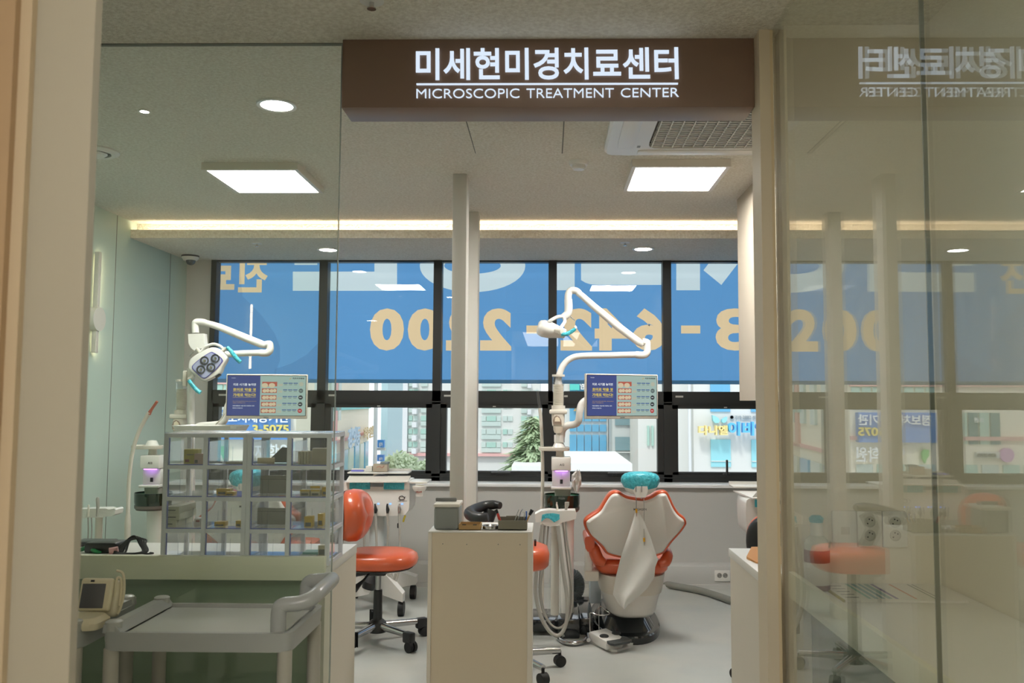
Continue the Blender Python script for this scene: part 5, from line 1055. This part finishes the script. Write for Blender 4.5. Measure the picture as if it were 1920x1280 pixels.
for r in range(6):
    y0 = 716.5+24.6*r
    for a, b in ((775, 783), (989, 996)): MB().box(P(a, 810, YP).x, P(b, 810, YP).x, YP-.9, YP, P(1000, y0+11, YP).z, P(1000, y0+1.5, YP).z).build('air_conditioner_unit', m_fac2, t)
rl = MB()
for r in range(6):
    y0 = 716.8+24.6*r
    for a, b in ((766, 774), (789, 801), (903, 939), (977, 988)): rl.box(P(a, 810, YP).x, P(b, 810, YP).x, YP-.2, YP, P(1000, y0+8, YP).z, P(1000, y0, YP).z)
rl.build('balcony_panel', m_gwl, t)['kind'] = 'stuff'
# beige shop building on the left, facing us, and its neighbour turned along the street
YU = 25; t = T('shop_building', P(480, 900, YU), 'beige shop building with a wide blue sign behind the leftmost windows', 'building', 'buildings across the street')
MB().box(*slab(40, 556, YU, -14, 12, 1.9)).build('wall', m_bei, t)
def pan(x0, x1, y0, y1, nm, mat, d=.05, Y=YU): return MB().box(P(x0, 800, Y).x, P(x1, 800, Y).x, Y-d, Y+.02, P(480, y1, Y).z, P(480, y0, Y).z).build(nm, mat, t)
pan(40, 556, 716, 720, 'pink_band', m_pinkb, .1); pan(40, 556, 812, 819, 'pink_band', m_pinkb, .1)
for i in range(8): pan(400+19.5*i, 416+19.5*i, 721, 762, 'window', m_gw)
for i in range(13): pan(60+38*i, 90+38*i, 864, 892, 'window', m_gw if i % 3 else m_gwl)
for i in range(5): pan(283+20*i, 300+20*i, 768, 826, 'window', m_gw if i % 2 else M('dark teal window', (92, 140, 144), .15))
pan(403, 545, 768, 823, 'blue_sign', M('blue sign', (84, 142, 212), .5), .25)
m_sw = M('sign white', (240, 244, 244), .5); m_sy = M('sign yellow', (226, 206, 110), .5)
def sg2(st, r, mat, d=.3, bold=.02): MB().txt(st, P(r[0], r[3], YU-d), P(r[1], r[3], YU-d), P(r[0], r[2], YU-d), .04, bold).build('sign_lettering', mat, t)
sg2('정보처제공기관', (408, 542, 772, 792), m_sw); sg2('3-5075', (474, 542, 796, 812), m_sy, bold=.03); sg2('영재학원', (456, 545, 832, 860), m_sw, .15); sg2('호관', (312, 330, 776, 785), m_sw, .12)
pan(284, 330, 840, 851, 'white_sign', m_fac, .12); sg2('638-2595', (290, 324, 842, 849), M('sign grey', (120, 124, 120), .6), .14)
c = P(269, 845, YU-.15); MB().cyl(c, c+V((0, .12, 0)), .2, n=32).build('round_sign', M('pink sign', (214, 160, 206), .5), t)
MB().prism([P(x, y, YU-.15) for x, y in ((411, 837), (420, 836), (424, 842), (423, 853), (418, 862), (416, 854), (411, 848))], (0, .1, 0)).build('leaf_emblem', M('leaf green', (90, 190, 110), .5), t)
t = T('shop_building', P(620, 900, 34), 'beige and pink trimmed building receding along the street in the second window', 'building', 'buildings across the street')
A = P(566, 754, 27); B = P(692, 754, 46); Dv = (B-A); Dv.z = 0; ln_ = Dv.length; Dv.normalize(); Nv = V((Dv.y, -Dv.x, 0))
XM = Matrix(((Dv.x, -Nv.x, 0, A.x), (Dv.y, -Nv.y, 0, A.y), (0, 0, 1, 0), (0, 0, 0, 1)))
bb = lambda mb, u0, u1, z0, z1, d0=-.1, d1=.05: mb.box(u0*ln_, u1*ln_, d0, d1, z0, z1, X=XM)
bb(MB(), 0, 1, -14, 14, 0, 7).build('wall', m_bei, t)
for i in range(4): bb(MB(), .08+.1*i, .12+.1*i, .6, 6).build('window', m_gwl, t)
for i in range(9): bb(MB(), .04+.105*i, .12+.105*i, -2.4, -.7).build('window', m_gwl if i % 2 else m_bg, t)
bb(MB(), 0, .9, -.3, -.18).build('pink_band', m_pinkb, t); bb(MB(), .34, .37, -.3, 6).build('pink_band', m_pinkb, t); bb(MB(), .3, 1, 1.0, 1.3).build('teal_awning', M('aqua awning', (140, 214, 214), .6), t)
def wsg(st, u0, u1, z0, z1, mat, d=-.3, bold=.02):
    p = lambda u, z: XM @ V((u*ln_, d, z)); MB().txt(st, p(u0, z0), p(u1, z0), p(u0, z1), .05, bold).build('sign_lettering', mat, t)
wsg('강의동', .45, .66, -.6, .25, M('letter blue white', (190, 214, 236), .5), bold=.03); wsg('학원', .74, .96, -.5, .1, M('letter tan', (226, 204, 160), .5), bold=.03)
bb(MB(), .40, .66, -3.4, -2.5, -.2).build('yellow_sign', M('amber sign', (240, 210, 130), .6), t)
# pole with shop signs
YV = 40; t = T('street_signs', P(712, 900, YV), 'white pole with stacked blue shop signs beyond the second window', 'sign')
MB().cyl(V((P(704, 810, YV).x, YV, -14)), V((P(704, 810, YV).x, YV, 6)), .09).build('pole', m_fac2, t)
for y0, y1 in ((826, 840), (854, 866)):
    pl_ = MB().box(P(708, 810, YV).x, P(720, 810, YV).x, YV, YV+.3, P(1000, y1, YV).z, P(1000, y0, YV).z).build('sign_board', M('street blue', (70, 140, 214), .5), t)
    MB().txt('상가', P(710.5, y1-3, YV-.01), P(717.5, y1-3, YV-.01), P(710.5, y0+3, YV-.01), .03, .03).build('sign_lettering', m_sw, pl_)
MB().box(P(706, 810, YV).x, P(722, 810, YV).x, YV+.1, YV+.3, P(1000, 846, YV).z, P(1000, 841, YV).z).build('white_board', m_fac, t)
MB().box(P(714, 810, 58).x, P(726, 810, 58).x, 58, 64, -14, 9).solo('glass_tower', M('pale blue tower', (176, 206, 214), .4), 'narrow pale blue building edge beside the apartment tower', 'building', 'buildings across the street')
# blue glass building
YG = 34; t = T('office_building', P(1104, 900, YG), 'blue glass fronted office building behind the right monitor', 'building', 'buildings across the street')
MB().box(*slab(1058, 1140, YG, -14, 12, 10)).build('wall', m_fac, t)
for i in range(5):
    a = 1068+14*i; 
    for r, (y0, y1) in enumerate(((700, 740), (745, 789), (795, 808), (814, 853))): MB().box(P(a, 810, YG).x, P(a+12.6, 810, YG).x, YG-.1, YG+.05, P(1000, y1, YG).z, P(1000, y0, YG).z).build('window', m_bg, t)
sgn(t, 'zou', YG-.15, (1073, 1104, 850, 862), m_sw, .2, .03); sgn(t, 'PC', YG-.15, (1106, 1126, 850, 863), M('sign coral', (222, 110, 104), .5), .2, .05)
sgn(t, '엠프', YG-.15, (1087, 1106, 716, 730), m_sw, .2, .03); sgn(t, '24', YG-.15, (1075, 1087, 763, 770), M('sign gold', (226, 186, 110), .5), .1)
MB().box(P(1068, 810, YG).x, P(1086, 810, YG).x, YG-.3, YG, P(1000, 731, YG).z, P(1000, 720, YG).z).build('teal_sign', M('teal sign', (90, 214, 204), .5), t)
# grey block, white block
YH = 32; t = T('office_building', P(1170, 900, YH), 'grey white office block with one wide dark window under the right monitor', 'building', 'buildings across the street')
MB().box(*slab(1148, 1198, YH, -14, 12, 9)).build('wall', M('grey facade', (198, 204, 202), .8), t)
for r, (y0, y1) in enumerate(((770, 796), (818, 843))): MB().box(P(1153, 810, YH).x, P(1194, 810, YH).x, YH-.1, YH, P(1000, y1, YH).z, P(1000, y0, YH).z).build('window', M('grey window', (120, 150, 156), .2), t)
MB().box(P(1141, 810, YH).x, P(1194, 810, YH).x, YH-.25, YH-.05, P(1000, 847, YH).z, P(1000, 845.6, YH).z).build('rail', m_fac, t)
YK = 27; t = T('office_building', P(1230, 900, YK), 'plain white building with two narrow windows left of the sign covered one', 'building', 'buildings across the street')
MB().box(*slab(1196, 1248, YK+2, -14, 12, 2.9)).build('wall', m_fac, t)
for a, b in ((1213, 1217), (1221, 1225)): MB().box(P(a, 810, YK+2).x, P(b, 810, YK+2).x, YK+1.9, YK+2, P(1000, 840, YK).z, P(1000, 800, YK).z).build('window', m_gw, t)
MB().cyl(V((P(1293, 810, YK-.2).x, YK-.2, -12)), V((P(1293, 810, YK-.2).x, YK-.2, 10)), .05).build('drain_pipe', m_fac2, t)
t = T('clinic_building', P(1370, 900, YK), 'white building carrying large yellow and blue letters seen in the right pane', 'building', 'buildings across the street')
MB().box(*slab(1262, 1300, YK+.5, -14, 12, 9)).box(*slab(1300, 1640, YK, -14, 12, 9)).build('wall', m_fac, t)
for x in (1332, 1408, 1484):
    MB().box(P(x, 810, YK).x, P(x+37, 810, YK).x, YK-.06, YK+.02, P(1000, 873, YK).z, P(1000, 822, YK).z).build('window', M('aqua window', (150, 214, 224), .15), t)
    MB().box(P(x, 810, YK).x, P(x+37, 810, YK).x, YK-.1, YK-.05, P(1000, 863, YK).z, P(1000, 861.5, YK).z).build('window_rail', m_fac, t)
    MB().box(P(x, 810, YK).x, P(x+37, 810, YK).x, YK-.06, YK+.02, P(1000, 770, YK).z, P(1000, 718, YK).z).build('window', m_bg, t)
m_sb = M('sign sky blue', (96, 190, 238), .5)
sgn(t, '다니엘', YK-.3, (1308, 1362, 797, 815), M('sign cream yellow', (240, 222, 150), .5), .25, .03); sgn(t, '이비인후과', YK-.3, (1363, 1492, 790, 816), m_sb, .25, .03); sgn(t, '719-2882 4F', YK-.05, (1378, 1418, 779, 785), M('sign thin grey', (150, 160, 164), .6), .03, 0)
cq = P(1372, 782, YK-.05); MB().lathe([(.062, 0), (.062, .02), (.05, .02), (.05, 0)], cq, 24, ax=(0, -1, 0)).build('circled_number', M('sign thin grey', (150, 160, 164), .6), t)
for cx, cy_, s_ in ((1344, 785, 1), (1358, 787, .75)):
    MB().prism([P(cx+s_*x, cy_+s_*y, YK-.3) for x, y in ((-8, -7), (-2, -5), (4, -1), (6, 4), (3, 8), (-3, 8), (-7, 3))] if s_ == 1 else [P(cx+s_*x, cy_+s_*y, YK-.3) for x, y in ((8, -8), (2, -6), (-5, -1), (-6, 5), (-2, 8), (4, 6), (7, 0))], (0, .2, 0)).build('leaf_emblem', M('leaf aqua', (150, 216, 226), .5), t)
# low roofs and trees
MB().box(*slab(960, 1068, 22, -6, P(1000, 873, 22).z, 4)).solo('roof', m_fac, 'white flat roof edge below the tree and the tall tower', 'roof', 'low roofs')
MB().box(*slab(1064, 1185, 20, -6, P(1000, 868, 20).z, 5)).solo('roof', m_fac, 'white flat roof edge in front of the blue glass building', 'roof', 'low roofs')
m_leaf = M('conifer green', (172, 194, 156), .7); m_leaf2 = M('light leaf green', (208, 222, 190), .7); m_bark = M('bark', (120, 100, 80), .8)
def conifer(px, py0, py1, Y, hw_, label):
    top = P(px, py0, Y); bz = P(px, py1, Y).z; h = top.z-bz; R0 = hw_*Y/F
    t = T('tree', (top.x, Y, bz-3), label, 'tree', 'street trees')
    MB().tube([V((top.x, Y, bz-8)), V((top.x, Y, top.z-.2))], [.18, .03], 8).build('trunk', m_bark, t)
    f = MB(); rnd = random.Random(3)
    for i in range(2600):
        u = rnd.random()**.6; z = top.z-h*u; a = rnd.random()*2*pi; br = R0*(.08+u)*(.80+.32*sin(a*5+u*19)); r = br*rnd.random()**.45
        p = V((top.x+r*cos(a), Y+r*sin(a), z-.25*r+.15*rnd.random())); d = V((cos(a), sin(a), -.35+rnd.uniform(-.3, .3))).normalized(); s_ = V((-sin(a), cos(a), rnd.uniform(-.4, .4)))*.06; L_ = rnd.uniform(.18, .38)
        f.quad(p-s_, p+s_, p+d*L_+s_*.2, p+d*L_-s_*.2)
    f.build('foliage', m_leaf, t, 0)
conifer(1000, 785, 905, 24, 62, 'green conifer rising before the white apartment tower')
def bush(px, py, Y, r, label, sd):
    c = P(px, py, Y); t = T('tree', (c.x, Y, c.z-r), label, 'tree', 'street trees'); rnd = random.Random(sd); f = MB()
    MB().tube([V((c.x, Y, c.z-8)), V((c.x, Y, c.z))], .12, 8).build('trunk', m_bark, t)
    for i in range(700):
        d = V((rnd.gauss(0, 1), rnd.gauss(0, 1), rnd.gauss(0, .7))); d.normalize(); p = c+V((d.x*r*1.3, d.y*r, d.z*r))*rnd.random()**.4
        a = V((rnd.uniform(-1, 1), rnd.uniform(-1, 1), rnd.uniform(-1, 1))).normalized(); b = a.orthogonal().normalized()
        f.quad(p-a*.16, p+b*.1, p+a*.16, p-b*.1)
    f.build('foliage', m_leaf2, t, 0)
bush(752, 872, 50, .8, 'small pale green tree at the foot of the apartment tower', 1)
bush(800, 876, 55, .5, 'pale green tree beside the dark mullion left of the pillars', 2)
MB().box(-80, 80, 8, 120, -14.2, -14).struct('ground', M('street grey', (150, 152, 150), .9))
